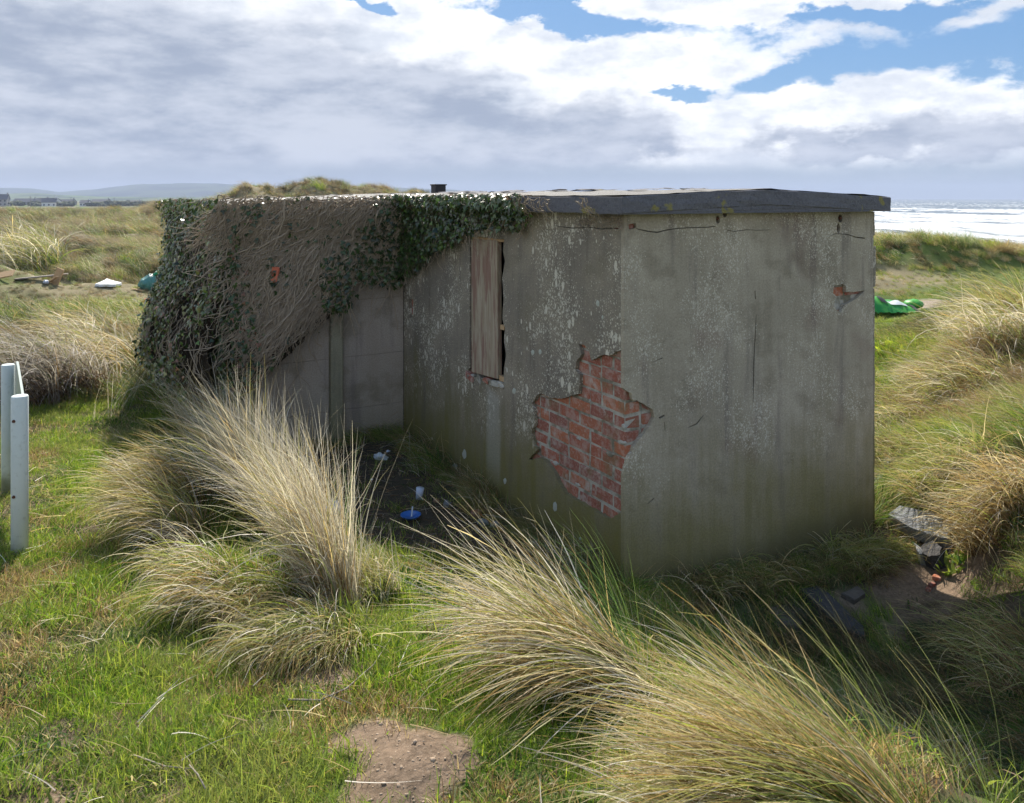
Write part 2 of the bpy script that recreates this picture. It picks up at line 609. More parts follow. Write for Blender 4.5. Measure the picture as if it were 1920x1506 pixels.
# ------------------------------------------------------------------ sea
SEA = CZ - 7.0
ys = np.geomspace(36, 4300, 440)
xs = np.linspace(-0.75, 1.02, 300)
U, YY = np.meshgrid(xs, ys)
XX = U * YY
s = (shore(XX, YY) + 21)
amp = 0.55 * sst(YY, 40, 90)
crest = fbm(XX / 46 + 3, YY / 46, 3) * 9
wv_ = np.sin(s / 5.2 + crest) * .5 + .5
ZZ = SEA + amp * (wv_ ** 3 * 1.5 + fbm(XX / 3.5, YY / 3.5, 3) * .8 - .6)
i2, j_ = np.meshgrid(np.arange(len(ys) - 1), np.arange(len(xs) - 1), indexing='ij')
k = len(xs)
ff = np.stack([i2 * k + j_, i2 * k + j_ + 1, (i2 + 1) * k + j_ + 1, (i2 + 1) * k + j_], -1).reshape(-1, 4)
me = mesh_np('sea', np.stack([XX.ravel(), YY.ravel(), ZZ.ravel()], 1), ff, None, True)
m, t = material('sea')
p = t.pos()
px_, py_, pz_ = t.sep(p)
q = t.xyz(py_ * 0.30 + px_ * .9, px_ * 0.16 - py_ * .02, pz_ * 0.5)
dist = t.vmath('LENGTH', p)
f1 = t.noise(q, 0.055, 7, .62, 1.2)
f2 = t.noise(q, 0.5, 6, .65, .6)
foam = t.ss(f1 * 0.65 + f2 * 0.35 + t.ss(dist, 900, 80) * 0.07 - t.ss(dist, 500, 1500) * .05, 0.50, 0.57)
wat = t.mix(f2, (.05, .075, .085), (.15, .19, .205))
c = t.mix(foam, wat, (.60, .62, .64))
finish(t, c, foam * 0.6 + 0.25, t.bump(f2, .6, .4), spec=0.4)
sea = link('sea', me, m)
tag(sea, 'rough grey sea with rows of white breakers running to the horizon', kind='structure')

# ------------------------------------------------------------------ far hills
def hills(name, prof, r0, r1, label, colr):
    a = np.linspace(-52, 6, 260)
    rr = np.linspace(0, 1, 14)
    AA, RR_ = np.meshgrid(np.radians(a), rr)
    pxs = 960 + F * np.tan(AA)
    top = np.interp(pxs, [q_[0] for q_ in prof], [q_[1] for q_ in prof])
    rad_ = r0 + (r1 - r0) * RR_
    hmax = (HOR - top) / F * r1 / np.maximum(np.cos(AA), .3) * np.cos(AA) + 9
    z_ = CZ - 9 + hmax * np.sin(RR_ * np.pi / 2) ** 1.3 * (0.94 + .12 * fbm(pxs / 40, RR_ * 4, 3))
    v = np.stack([(np.sin(AA) * rad_).ravel() / np.cos(AA).ravel() * 1.0, rad_.ravel(), z_.ravel()], 1)
    v[:, 0] = np.tan(AA).ravel() * rad_.ravel()
    kk = len(a)
    i_, j__ = np.meshgrid(np.arange(len(rr) - 1), np.arange(kk - 1), indexing='ij')
    f_ = np.stack([i_ * kk + j__, i_ * kk + j__ + 1, (i_ + 1) * kk + j__ + 1, (i_ + 1) * kk + j__], -1).reshape(-1, 4)
    # a back slope so that the ridge has depth
    me_ = mesh_np(name, v, f_, None, True)
    mm, t_ = material(name)
    pp = t_.pos()
    fld = t_.voro(pp, 0.0045, out='Color')
    fr, fg, fb_ = t_.sep(fld)
    cc = t_.mix(t_.ss(fr, .3, .7), colr[0], colr[1])
    cc = t_.mix(t_.ss(t_.noise(pp, .006, 5, .6), .48, .6), cc, colr[2])
    finish(t_, cc, 1.0, spec=0.0)
    o_ = link(name, me_, mm)
    return tag(o_, label, kind='structure')


hills('hills', [(-400, 350), (0, 352), (60, 354), (110, 360), (180, 356), (215, 351), (270, 345), (400, 345), (460, 347), (520, 350), (620, 352), (740, 352), (800, 355),
                (850, 356), (885, 361), (905, 370), (1200, 395)], 2600, 3600, 'long hazy blue hills on the skyline', [(.07, .09, .06), (.09, .115, .07), (.04, .055, .05)])
hills('low_hills', [(-400, 365), (0, 364), (60, 362), (120, 366), (190, 369), (320, 370), (400, 371), (480, 375), (1200, 395)], 1500, 2100,
      'low pale green fields under the far hills', [(.13, .18, .08), (.14, .17, .09), (.06, .08, .05)])

# ------------------------------------------------------------------ building materials
def concrete_mat(name, base_a, base_b, dots, dots_long, green, pink=0.0, face='side', dot_scale=1.0):
    """weathered render: local x/y/z in metres, origin at the foot of the near corner"""
    m_, t_ = material(name)
    o_ = t_.obj()
    x_, y_, z_ = t_.sep(o_)
    u_ = x_ + y_                                   # along whichever face
    uv = t_.xyz(u_, z_, 0.0)
    streak = t_.noise(t_.xyz(u_ * 1.0, z_ * 0.10, 0.0), 7.0, 6, .62)
    cloudy = t_.noise(uv, 1.7, 6, .6)
    fine = t_.noise(uv, 90, 4, .6)
    c_ = t_.mix(t_.ss(cloudy * .55 + streak * .45, .36, .64), base_a, base_b)
    c_ = t_.mix(t_.ss(streak, .50, .68) * .65, c_, tuple(v * k_ for v, k_ in zip(base_a, (.50, .49, .56))))
    c_ = t_.mix(t_.ss(t_.noise(uv, 3.3, 5, .6), .50, .68) * .5, c_, (.19, .165, .115))
    if pink:
        c_ = t_.mix(t_.ss(t_.noise(uv, 2.4, 3, .5), .55, .7) * pink, c_, (.20, .125, .105))
    # algae rising from the ground
    alg = t_.ss(z_ + (streak - .5) * 1.1 + (cloudy - .5) * .9, 0.95, -0.1)
    c_ = t_.mix(alg * green, c_, t_.mix(cloudy, (.25, .22, .06), (.155, .14, .045)))
    c_ = t_.mix(t_.ss(z_ + (cloudy - .5) * .3, 0.16, -.05) * .5, c_, (.05, .05, .025))
    # lichen: fine specks and bigger ones, denser in patches, stretched down the wall
    patch = t_.ss(t_.noise(uv, 2.2, 3, .5), .38, .64)
    for sc_, thr, amt in ((150 * dot_scale, .22, dots * .9), (75 * dot_scale, .20, dots), (30 * dot_scale, .17, dots_long)):
        vv = t_.xyz(u_, z_ * (.45 if sc_ < 60 else .75), 0.0)
        wob = t_.noise(uv, sc_ * 1.4, 2, .5)
        d_ = t_.voro(vv, sc_)
        cr, cg_, cb = t_.sep(t_.voro(vv, sc_, out='Color'))
        r_ = t_.ss(cr, .30, 1.0) * thr * 2.3 * (patch * .9 + (.40 if face == 'dense' else .30))
        sp = t_.ss(d_ - r_ + (wob - .5) * .06, 0.03, -0.05) * t_.ss(cr, .25, .4)
        sp = sp * t_.ss(z_ + (cloudy - .5) * .5, .35, .8)
        c_ = t_.mix(sp * amt, c_, (.68, .64, .53))
    if face == 'dense':      # pale run-off below the window sill
        run = t_.ss(u_ + (streak - .5) * .12, 1.33, 1.38) * t_.ss(u_ + (streak - .5) * .12, 1.58, 1.50) * t_.ss(z_ + (cloudy - .5) * .3, .82, .75) * t_.ss(z_, .05, .35)
        c_ = t_.mix(run * .45, c_, (.48, .47, .42))
    c_ = t_.mix(t_.ss(fine, .3, .75) * .30, c_, (.05, .05, .045))
    c_ = t_.mix(t_.ss(t_.noise(uv, 200, 2, .5), .6, .8) * .18, c_, (.5, .5, .46))
    h_ = fine * .5 + t_.noise(uv, 14, 4, .6) * .5
    finish(t_, c_, .93, t_.bump(h_, .55, .006), spec=.15)
    return m_


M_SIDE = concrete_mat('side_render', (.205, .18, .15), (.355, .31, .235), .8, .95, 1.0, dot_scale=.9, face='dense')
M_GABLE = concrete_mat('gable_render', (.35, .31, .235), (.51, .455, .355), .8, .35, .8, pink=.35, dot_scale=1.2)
M_PANEL = concrete_mat('wing_panel', (.42, .36, .31), (.48, .42, .36), .05, .03, .25)
M_POST = concrete_mat('wing_post', (.27, .255, .18), (.35, .33, .24), .05, .03, .35)


def roof_mats():
    m_, t_ = material('roof_edge')
    o_ = t_.obj()
    a_ = t_.noise(o_, 5, 6, .6); b_ = t_.noise(o_, 60, 4, .65)
    c_ = t_.mix(a_, (.10, .10, .118), (.19, .19, .212))
    c_ = t_.mix(t_.ss(b_, .5, .7) * .4, c_, (.03, .03, .035))
    c_ = t_.mix(t_.ss(t_.noise(o_, 9, 3, .5), .66, .72) * .7, c_, (.30, .26, .05))
    c_ = t_.mix(t_.ss(t_.noise(o_, 130, 2, .5), .62, .7) * .4, c_, (.35, .35, .34))
    finish(t_, c_, .85, t_.bump(b_ + a_, .7, .012), spec=.25)
    m2, t_ = material('roof_top')
    o_ = t_.obj()
    a_ = t_.noise(o_, 3, 6, .6); b_ = t_.noise(o_, 40, 5, .65)
    c_ = t_.mix(a_, (.12, .115, .11), (.23, .22, .205))
    c_ = t_.mix(t_.ss(b_, .5, .7) * .5, c_, (.09, .085, .08))
    finish(t_, c_, .8, t_.bump(b_, .8, .02), spec=.3)
    return m_, m2


M_EDGE, M_ROOF = roof_mats()
m_, t_ = material('brick')
o_ = t_.obj(); p_ = t_.pos(); r_ = t_.rand()
c_ = t_.mix(r_, (.37, .125, .08), (.28, .105, .08))
c_ = t_.mix(t_.ss(t_.math('FRACT', r_ * 7.13), .45, .9) * .7, c_, (.47, .165, .08))
c_ = t_.mix(t_.ss(t_.math('FRACT', r_ * 3.7), .6, .95) * .5, c_, (.23, .10, .085))
c_ = t_.mix(t_.ss(t_.noise(p_, 13, 5, .65), .48, .66) * .45, c_, (.50, .44, .39))
c_ = t_.mix(t_.ss(t_.noise(p_, 60, 4, .7), .46, .66) * .5, c_, (.52, .36, .29))
c_ = t_.mix(t_.ss(t_.noise(p_, 30, 4, .6), .6, .75) * .6, c_, (.12, .055, .04))
c_ = t_.mix(t_.ss(t_.noise(p_, 6, 3, .6), .52, .68) * .5, c_, (.20, .17, .09))
c_ = t_.mix(t_.ss(t_.noise(p_, 7.7, 5, .7), .56, .66) * .6, c_, (.50, .46, .41))
finish(t_, c_, .9, t_.bump(t_.noise(p_, 70, 5, .7), .9, .008), spec=.15)
M_BRICK = m_
m_, t_ = material('mortar')
p_ = t_.pos()
c_ = t_.mix(t_.noise(p_, 20, 5, .65), (.34, .32, .27), (.62, .60, .53))
c_ = t_.mix(t_.ss(t_.noise(p_, 9, 4, .6), .42, .62) * .8, c_, (.17, .15, .10))
c_ = t_.mix(t_.ss(t_.noise(p_, 26, 4, .7), .55, .7) * .35, c_, (.30, .13, .09))
finish(t_, c_, .95, t_.bump(t_.noise(p_, 80, 5, .7), 1.0, .01), spec=.1)
M_MORTAR = m_
m_, t_ = material('dark_interior')
finish(t_, (.03, .028, .025), .95)
M_DARK = m_


def wood_mat(name, a, b, c3=None, sx=30, rough=.85):
    m_, t_ = material(name)
    o_ = t_.obj()
    x_, y_, z_ = t_.sep(o_)
    g = t_.noise(t_.xyz(x_ * 1.0, y_ * 1.0, z_ * .06), sx, 6, .65, .4)
    g2 = t_.noise(t_.xyz(x_ * 1.0 + 4, y_ * 1.0, z_ * .12), sx * .4, 5, .6)
    c_ = t_.mix(t_.ss(g, .3, .7), a, b)
    if c3: c_ = t_.mix(t_.ss(g2 + (g - .5) * .4, .48, .58) * .8, c_, c3)
    c_ = t_.mix(t_.ss(g, .62, .75) * .5, c_, tuple(v * .3 for v in a))
    finish(t_, c_, rough, t_.bump(g, .6, .006), spec=.2)
    return m_


M_BOARD = wood_mat('weathered_board', (.30, .235, .16), (.46, .40, .31), (.24, .13, .10), 48)
M_FRAME = wood_mat('bare_timber', (.42, .27, .14), (.52, .36, .21))
M_GREYWOOD = wood_mat('grey_driftwood', (.20, .17, .14), (.30, .27, .23))

# ------------------------------------------------------------------ outbuilding
ROOT = empty('outbuilding', (C0[0], C0[1], 0), math.atan2(RV[1], RV[0]))
tag(ROOT, 'derelict grey rendered brick outbuilding with shallow gabled flat slab roof in the dunes', 'building')


def face_uv(px, py, face):
    """photo pixel -> (u, z) on a face of the building, u in metres along it, z above its foot"""
    kx = (px - 960) / F
    if face == 'gable':
        o, d = C0, RV
    elif face == 'side':
        o, d = C0, LV
    elif face == 'wing':
        o, d = C0 + LV * SL, -RV
    tt = (o[0] - kx * o[1]) / (kx * d[1] - d[0])
    Yw = o[1] + d[1] * tt
    return tt, CZ + (HOR - py) / F * Yw


def roughen(pts, step=.02, amp=.004, closed=False, seed=0):
    out = []
    rr = random.Random(seed)
    for i in range(len(pts) - 1):
        a, b = Vector(pts[i]), Vector(pts[i + 1])
        n_ = max(1, int((b - a).length / step))
        nrm = Vector((-(b - a).y, (b - a).x)).normalized() if (b - a).length > 0 else Vector((0, 0))
        for k_ in range(n_):
            q_ = a.lerp(b, k_ / n_)
            if k_ or i: q_ = q_ + nrm * rr.uniform(-amp, amp) + Vector((rr.uniform(-1, 1), rr.uniform(-1, 1))) * amp * .4
            out.append(tuple(q_))
    out.append(tuple(pts[-1]))
    return out


def skin(name, outer, holes, to3, depth_vec, mat, parent):
    """a coat of render with real thickness: front face, holes and their rims"""
    loops = [outer] + holes
    v3 = [[Vector(to3(*p_)) for p_ in lp] for lp in loops]
    flat = [[Vector((p_[0], p_[1], 0)) for p_ in lp] for lp in loops]
    tris = tessellate_polygon(flat)
    bm = bmesh.new()
    allp = [v for lp in v3 for v in lp]
    fr = [bm.verts.new(v) for v in allp]
    bk = [bm.verts.new(v + depth_vec) for v in allp]
    for tri in tris:
        try: bm.faces.new([fr[i] for i in tri])
        except ValueError: pass
    o_ = 0
    for lp in v3:
        n_ = len(lp)
        for i in range(n_):
            a, b = o_ + i, o_ + (i + 1) % n_
            try: bm.faces.new((fr[a], fr[b], bk[b], bk[a]))
            except ValueError: pass
        o_ += n_
    bmesh.ops.recalc_face_normals(bm, faces=bm.faces)
    me_ = bpy.data.meshes.new(name)
    bm.to_mesh(me_); bm.free()
    return link(name, me_, mat, parent)


def px_side(l): return [face_uv(a, b, 'side') for a, b in l]
def px_gab(l): return [face_uv(a, b, 'gable') for a, b in l]


TH = .026     # thickness of the render
ZT = CZ + 0.0     # wall head, under the slab
ZB = -.45
# brick patch outline; c4() reads coordinates of an enlarged crop of the photo
c4 = lambda a, b: (940 + a / 3.96, 620 + b / 3.96)
patch_side = px_side([c4(*q_) for q_ in [(911, 140), (850, 150), (828, 178), (765, 180), (700, 205), (668, 222), (650, 160), (615, 110), (575, 95), (590, 170), (582, 205), (552, 235), (548, 285), (585, 330), (575, 470),
                                        (500, 488), (430, 505), (370, 500), (300, 465), (262, 488), (228, 535), (245, 600), (248, 690), (222, 760), (240, 850),
                                        (265, 880), (200, 962), (280, 945), (345, 985), (388, 1040), (425, 1130), (480, 1215), (560, 1262), (620, 1300), (715, 1350), (790, 1392), (835, 1388), (911, 1330)]])
patch_gab = px_gab([c4(*q_) for q_ in [(911, 430), (950, 452), (985, 515), (1060, 550), (1118, 585), (1132, 640), (1105, 705), (1040, 790), (1000, 840), (975, 900), (935, 960), (911, 1080)]])
patch_side[0] = (0.0, patch_side[0][1]); patch_side[-1] = (0.0, patch_side[-1][1])
patch_gab[0] = (0.0, patch_gab[0][1]); patch_gab[-1] = (0.0, patch_gab[-1][1])
ps = roughen(patch_side, .018, .005, seed=3)
pg = roughen(patch_gab, .018, .005, seed=4)

# side wall: outline with the notch at the corner
win_px = [(881, 442), (945, 449), (943, 470), (947, 490), (942, 520), (944, 560), (942, 600), (947, 616), (945, 640), (949, 665), (945, 690), (944, 719), (905, 712), (874, 702), (880, 690)]
win = roughen(px_side(win_px) + [px_side(win_px)[0]], .03, .003, seed=9)[:-1]
z0p, z1p = patch_side[-1][1], patch_side[0][1]
ZTs = ZT - .03
outer_side = [(TH, ZB), (SL, ZB), (SL, ZTs), (TH, ZTs)] + [(TH, z1p)] + [(max(p_[0], TH + .0005), p_[1]) for p_ in ps[1:-1]] + [(TH, z0p)]
small_side = [roughen([*px_side([(767, 560), (775, 562), (774, 590), (768, 600)]), px_side([(767, 560)])[0]], .02, .004, seed=12)[:-1]]
crack_s = [(1040, 424), (1075, 429), (1105, 427), (1130, 431), (1150, 429), (1161, 430)]
crack_s = px_side(crack_s + [(1161, 428), (1150, 427), (1130, 428), (1105, 425.5), (1075, 427), (1040, 423.3)])
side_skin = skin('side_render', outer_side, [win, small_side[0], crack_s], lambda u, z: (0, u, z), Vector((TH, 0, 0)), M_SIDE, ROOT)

# gable
def crack(face, pts, wd):
    up = [(a, b - wd[i]) for i, (a, b) in enumerate(pts)]
    lo = [(a, b + wd[i]) for i, (a, b) in enumerate(pts)]
    return [face_uv(a, b, face) for a, b in up + lo[::-1]]


g0, g1 = patch_gab[-1][1], patch_gab[0][1]
ridge_u = 1.0
roof_z = lambda u: CZ + .052 - .040 * abs(u - ridge_u)      # top of the slab
ztop = lambda u: roof_z(u) - .098
outer_gab = [(0, ZB), (GW, ZB), (GW, ztop(GW)), (ridge_u, ztop(ridge_u)), (0, ztop(0))] + [(0, g1)] + [(max(p_[0], .0005), p_[1]) for p_ in pg[1:-1]] + [(0, g0)]
holes_g = []
holes_g.append(crack('gable', [(1193, 429), (1215, 434), (1232, 436), (1252, 431), (1275, 428), (1300, 427), (1330, 426), (1343, 424)], [.5, 1.2, 1.3, 1.0, .9, .9, .9, .5]))
holes_g.append(crack('gable', [(1364, 432), (1378, 434), (1400, 431), (1425, 432), (1445, 431)], [.6, .8, .5, .5, .3]))
holes_g.append(crack('gable', [(1555, 443), (1568, 438), (1590, 440), (1605, 445), (1622, 447)], [.3, .6, .7, .9, 1.2]))
cr = [(1418, 590), (1416, 630), (1413.5, 680), (1413, 720), (1412, 755)]
holes_g.append([face_uv(a - w_, b, 'gable') for (a, b), w_ in zip(cr, (.4, .9, 1.1, 1.0, .4))] + [face_uv(a + w_, b, 'gable') for (a, b), w_ in list(zip(cr, (.4, .9, 1.1, 1.0, .4)))[::-1]])
holes_g.append([face_uv(a, b, 'gable') for a, b in [(1415, 545), (1416.5, 545), (1417.5, 562), (1415.5, 560)]])
holes_g.append([face_uv(a, b, 'gable') for a, b in [(1564, 536), (1580, 533), (1586, 536), (1586, 548), (1606, 547), (1622, 545), (1606, 560), (1592, 568), (1583, 572), (1577, 586), (1570, 583), (1563, 574), (1568, 556), (1562, 550)]])
holes_g.append([face_uv(a, b, 'gable') for a, b in [(1178, 421), (1192, 418), (1194, 427), (1180, 431)]])
for pts_, wds_ in [([(1207, 655), (1208, 668), (1222, 680), (1243, 671)], [1.0, .3, .2, .8]), ([(1236, 784), (1246, 779)], [1.6, 1.2]), ([(1246, 792), (1247, 808)], [.8, .8]), ([(1290, 802), (1306, 795), (1320, 778)], [.3, 1.2, .3]), ([(1214, 945), (1226, 935)], [.6, 1.0]), ([(1208, 535), (1210, 538)], [1.5, 1.5]), ([(1256, 536), (1258, 538)], [1.2, 1.2]), ([(1257, 622), (1259, 624)], [1.2, 1.2]), ([(1305, 728), (1306, 746)], [.3, .6]), ([(1452, 411), (1453, 414)], [1.6, 1.6])]:
    up_ = [(a - w_ * .7, b - w_) for (a, b), w_ in zip(pts_, wds_)]; lo_ = [(a + w_ * .7, b + w_) for (a, b), w_ in zip(pts_, wds_)]
    holes_g.append([face_uv(a, b, 'gable') for a, b in up_ + lo_[::-1]])
for q_ in [(1359, 399, 5, 10), (1346, 412, 4, 9), (1430, 393, 4, 3.5), (1576, 410, 5, 8), (1572, 428, 4, 10)]:
    holes_g.append([face_uv(q_[0] + q_[2] * math.cos(a_) * random.uniform(.8, 1.1), q_[1] + q_[3] * math.sin(a_) * random.uniform(.8, 1.1), 'gable') for a_ in [2 * math.pi * i / 9 for i in range(9)]])
gable_skin = skin('gable_render', outer_gab, holes_g, lambda u, z: (u, 0, z), Vector((0, TH, 0)), M_GABLE, ROOT)

# masonry shells behind the render (real wall thickness, hollow and dark inside)
def wall_core():
    T = .11
    bm = bmesh.new()
    def slab(poly, holes, to3, dv):
        loops = [poly] + holes
        tris = tessellate_polygon([[Vector((a, b, 0)) for a, b in lp] for lp in loops])
        al = [Vector(to3(a, b)) for lp in loops for a, b in lp]
        f_ = [bm.verts.new(v) for v in al]; b_ = [bm.verts.new(v + dv) for v in al]
        for q in tris:
            bm.faces.new([f_[i] for i in q]); bm.faces.new([b_[i] for i in q[::-1]])
        o_ = 0
        for lp in loops:
            for i in range(len(lp)):
                a, b = o_ + i, o_ + (i + 1) % len(lp)
                bm.faces.new((f_[a], f_[b], b_[b], b_[a]))
            o_ += len(lp)
    t0 = TH + .0015
    (ua, _), (ub, _) = face_uv(880, 442, 'side'), face_uv(945, 449, 'side')
    wh = [(ua - .005, face_uv(880, 442, 'side')[1] + .004), (ub + .004, face_uv(945, 449, 'side')[1] + .004), (ub + .006, face_uv(944, 719, 'side')[1] - .006), (ua - .005, face_uv(876, 702, 'side')[1] - .004)]
    slab([(t0, ZB), (SL, ZB), (SL, ZTs - .003), (t0, ZTs - .003)], [wh], lambda u, z: (t0, u, z), Vector((T, 0, 0)))
    slab([(t0 + T + .002, ZB), (GW - .02, ZB), (GW - .02, ztop(GW) - .004), (ridge_u, ztop(ridge_u) - .004), (t0 + T + .002, ztop(.1) - .004)], [], lambda u, z: (u, t0, z), Vector((0, T, 0)))
    return bm_obj('masonry', bm, M_MORTAR, ROOT)


wall_core()
# right flank, rear and left flank of the wing
bm = bmesh.new()
add_box(bm, (GW - .045, TL / 2 + .02, (ZT - .06 + ZB) / 2), (.09, TL - .05, ZT - .06 - ZB))
add_box(bm, ((GW - WW) / 2, TL - .06, (ZT - .09 + ZB) / 2), (GW + WW - .2, .11, ZT - .09 - ZB))
add_box(bm, (-WW + .06, (SL + TL) / 2 + .03, (ZT - .14 + ZB) / 2), (.11, TL - SL - .15, ZT - .14 - ZB))
bm_obj('flank_wall', bm, M_GABLE, ROOT)

# edge of the gable at the right: a pilaster-like broken return in two lifts
# bricks --------------------------------------------------------------
brick_meshes = []
for q_ in range(5):
    bm = bmesh.new()
    vs = add_box(bm, (0, 0, 0), (1, 1, 1))
    for v in bm.verts:
        v.co += Vector((random.uniform(-.02, .02), random.uniform(-.04, .04), random.uniform(-.05, .05)))
    me_ = bpy.data.meshes.new('brick')
    bmesh.ops.bevel(bm, geom=list(bm.edges), offset=.045, segments=1, affect='EDGES')
    bmesh.ops.recalc_face_normals(bm, faces=bm.faces)
    bm.to_mesh(me_); bm.free()
    me_.materials.append(M_BRICK)
    brick_meshes.append(me_)


def pt_in(poly, x, y):
    c = False
    n_ = len(poly); j = n_ - 1
    for i in range(n_):
        xi, yi = poly[i]; xj, yj = poly[j]
        if (yi > y) != (yj > y) and x < (xj - xi) * (y - yi) / (yj - yi) + xi: c = not c
        j = i
    return c


def rect_hits(poly, u0, u1, z0, z1, pad=.0):
    for a in np.linspace(u0 - pad, u1 + pad, 6):
        for b in np.linspace(z0 - pad, z1 + pad, 4):
            if pt_in(poly, a, b): return True
    return any(u0 <= p_[0] <= u1 and z0 <= p_[1] <= z1 for p_ in poly)


BL, BW, BH, J = .205, .096, .064, .011
z_ref = CZ - 1.160


def brick(u0, u1, z0, face, parent):
    me_ = random.choice(brick_meshes)
    o_ = link('brick', me_, None, parent)
    dep = .10
    prd = random.uniform(-.0015, .0025)
    if face == 'side':
        o_.location = (TH - .0015 - prd + dep / 2, (u0 + u1) / 2, z0 + BH / 2)
        o_.scale = (dep, u1 - u0, BH)
    else:
        o_.location = ((u0 + u1) / 2, TH - .0015 - prd + dep / 2, z0 + BH / 2)
        o_.scale = (u1 - u0, dep, BH)
    o_.rotation_euler = (random.uniform(-.008, .008), random.uniform(-.008, .008), random.uniform(-.006, .006))
    return o_


sidep = [(0, ps[0][1])] + list(ps[1:-1]) + [(0, ps[-1][1])]
gabp = [(0, pg[0][1])] + list(pg[1:-1]) + [(0, pg[-1][1])]
for k_ in range(-14, 28):
    z0 = z_ref + k_ * (BH + J)
    odd = k_ % 2
    # side face: from the corner
    u = TH - .0015
    first = True
    while u < 1.5:
        L_ = (BW if odd else BL) if first else (BL if random.random() > .22 else BW)
        if rect_hits(sidep, u, u + L_, z0, z0 + BH):
            brick(u, u + L_, z0 + random.uniform(-.0025, .0025) + .004 * math.sin(u * 5 + k_), 'side', side_skin)
        u += L_ + J + random.uniform(-.002, .003)
        first = False
    u = TH - .0015 + .1 + J
    first = True
    while u < .45:
        L_ = (BL - .1 if odd else BL) if first else BL
        if L_ > .05 and rect_hits(gabp, u, u + L_, z0, z0 + BH):
            brick(u, u + L_, z0, 'gable', gable_skin)
        u += L_ + J
        first = False
    # corner faces seen on the gable side where the quoin shows its end
    if rect_hits(gabp, 0, .1, z0, z0 + BH) and not rect_hits(sidep, 0.0, .1, z0, z0 + BH):
        brick(TH - .0015, .123, z0, 'gable', gable_skin)
    # small spots
    uu, zz = face_uv(1590, 556, 'gable')
    if abs(z0 + BH / 2 - zz) < .13:
        off = .1 if odd else 0
        for b_ in range(-2, 3):
            a0 = uu - .1 + off + b_ * (BL + J)
            if rect_hits(holes_g[5], a0, a0 + BL, z0, z0 + BH) and a0 + BL < GW:
                brick(a0, a0 + BL, z0, 'gable', gable_skin)
    uu, zz = face_uv(770, 578, 'side')
    if abs(z0 + BH / 2 - zz) < .08:
        brick(uu - .08, uu + .05, z0, 'side', side_skin)
    uu, zz = face_uv(950, 655, 'side')
    if abs(z0 + BH / 2 - zz) < .14:
        brick(uu - BW * (.9 if odd else .5), uu + .02, z0, 'side', side_skin)
uu, zz = face_uv(1186, 425, 'gable')
brick(.027, uu + .05, zz - BH / 2, 'gable', gable_skin)
# missing bit of render on the top right arris: brick and gap
uu, zz = face_uv(1630, 452, 'gable')
o_ = brick(GW - .085, GW + .006, zz - BH / 2 - .01, 'gable', gable_skin)
o_.location.y -= .010
# broken returns: slabs of render wrapping the right arris a little proud, each lift cracked off the next
bm = bmesh.new()
for (pa, pb, prd) in ((380, 442, .012), (462, 538, .020), (542, 1080, .010)):
    z1_ = face_uv(1636, pa, 'gable')[1]; z0_ = face_uv(1636, pb, 'gable')[1]
    if pa == 380: z1_ = ztop(GW) - .002
    n_ = max(2, int((z1_ - z0_) / .05))
    prev = None
    for i in range(n_ + 1):
        z_ = z0_ + (z1_ - z0_) * i / n_
        e = prd + random.uniform(-.004, .004)
        ring = [bm.verts.new((GW - .0015, -.0015, z_)), bm.verts.new((GW + e, -.0005, z_)), bm.verts.new((GW + e, .10, z_)), bm.verts.new((GW - .0015, .10, z_))]
        if prev:
            for a in range(4): bm.faces.new((prev[a], prev[(a + 1) % 4], ring[(a + 1) % 4], ring[a]))
        else: bm.faces.new(ring[::-1])
        prev = ring
    bm.faces.new(prev)
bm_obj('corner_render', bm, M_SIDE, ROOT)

# roof slab: fascia band and top sheet ----------------------------------
OH = .075
def roof_outline():
    e = OH
    return [(-e, -e), (ridge_u, -e), (GW + e, -e), (GW + e, TL + .05), (ridge_u, TL + .05), (-WW - .06, TL + .05), (-WW - .06, SL - e), (-e, SL - e)]


def roof_top_z(x, y):
    return CZ + .052 - .040 * abs(x - ridge_u)


ol = roof_outline()
dense = []
for i in range(len(ol)):
    a, b = Vector(ol[i]), Vector(ol[(i + 1) % len(ol)])
    n_ = max(1, int((b - a).length / .06))
    for k_ in range(n_): dense.append(a.lerp(b, k_ / n_))
bm = bmesh.new()
th = .094
levels = [0, .004, .03, .06, .088, th]
rings = []
for li, l_ in enumerate(levels):
    ring = []
    for i, q_ in enumerate(dense):
        wob = (mnoise.noise(Vector((q_.x * 6, q_.y * 6, li * .9))) * .006 + mnoise.noise(Vector((q_.x * 25, q_.y * 25, li * 2.0))) * .003)
        cen = Vector((.8, 3.0))
        n2d = (q_ - cen).normalized()
        inset = .006 if li in (0, 5) else 0
        zz = roof_top_z(q_.x, q_.y) - l_ + (wob * .9 if li in (0, 5) else 0)
        # the fascia is thinner towards the right-hand eave
        ring.append(bm.verts.new((q_.x + n2d.x * (wob - inset), q_.y + n2d.y * (wob - inset), zz)))
    rings.append(ring)
for A_, B_ in zip(rings[:-1], rings[1:]):
    for i in range(len(dense)):
        bm.faces.new((A_[i], A_[(i + 1) % len(dense)], B_[(i + 1) % len(dense)], B_[i]))
tri = tessellate_polygon([[Vector((q_.x, q_.y, 0)) for q_ in dense]])
for a in tri: bm.faces.new([rings[-1][i] for i in a])
roof = bm_obj('roof', bm, M_EDGE, ROOT)
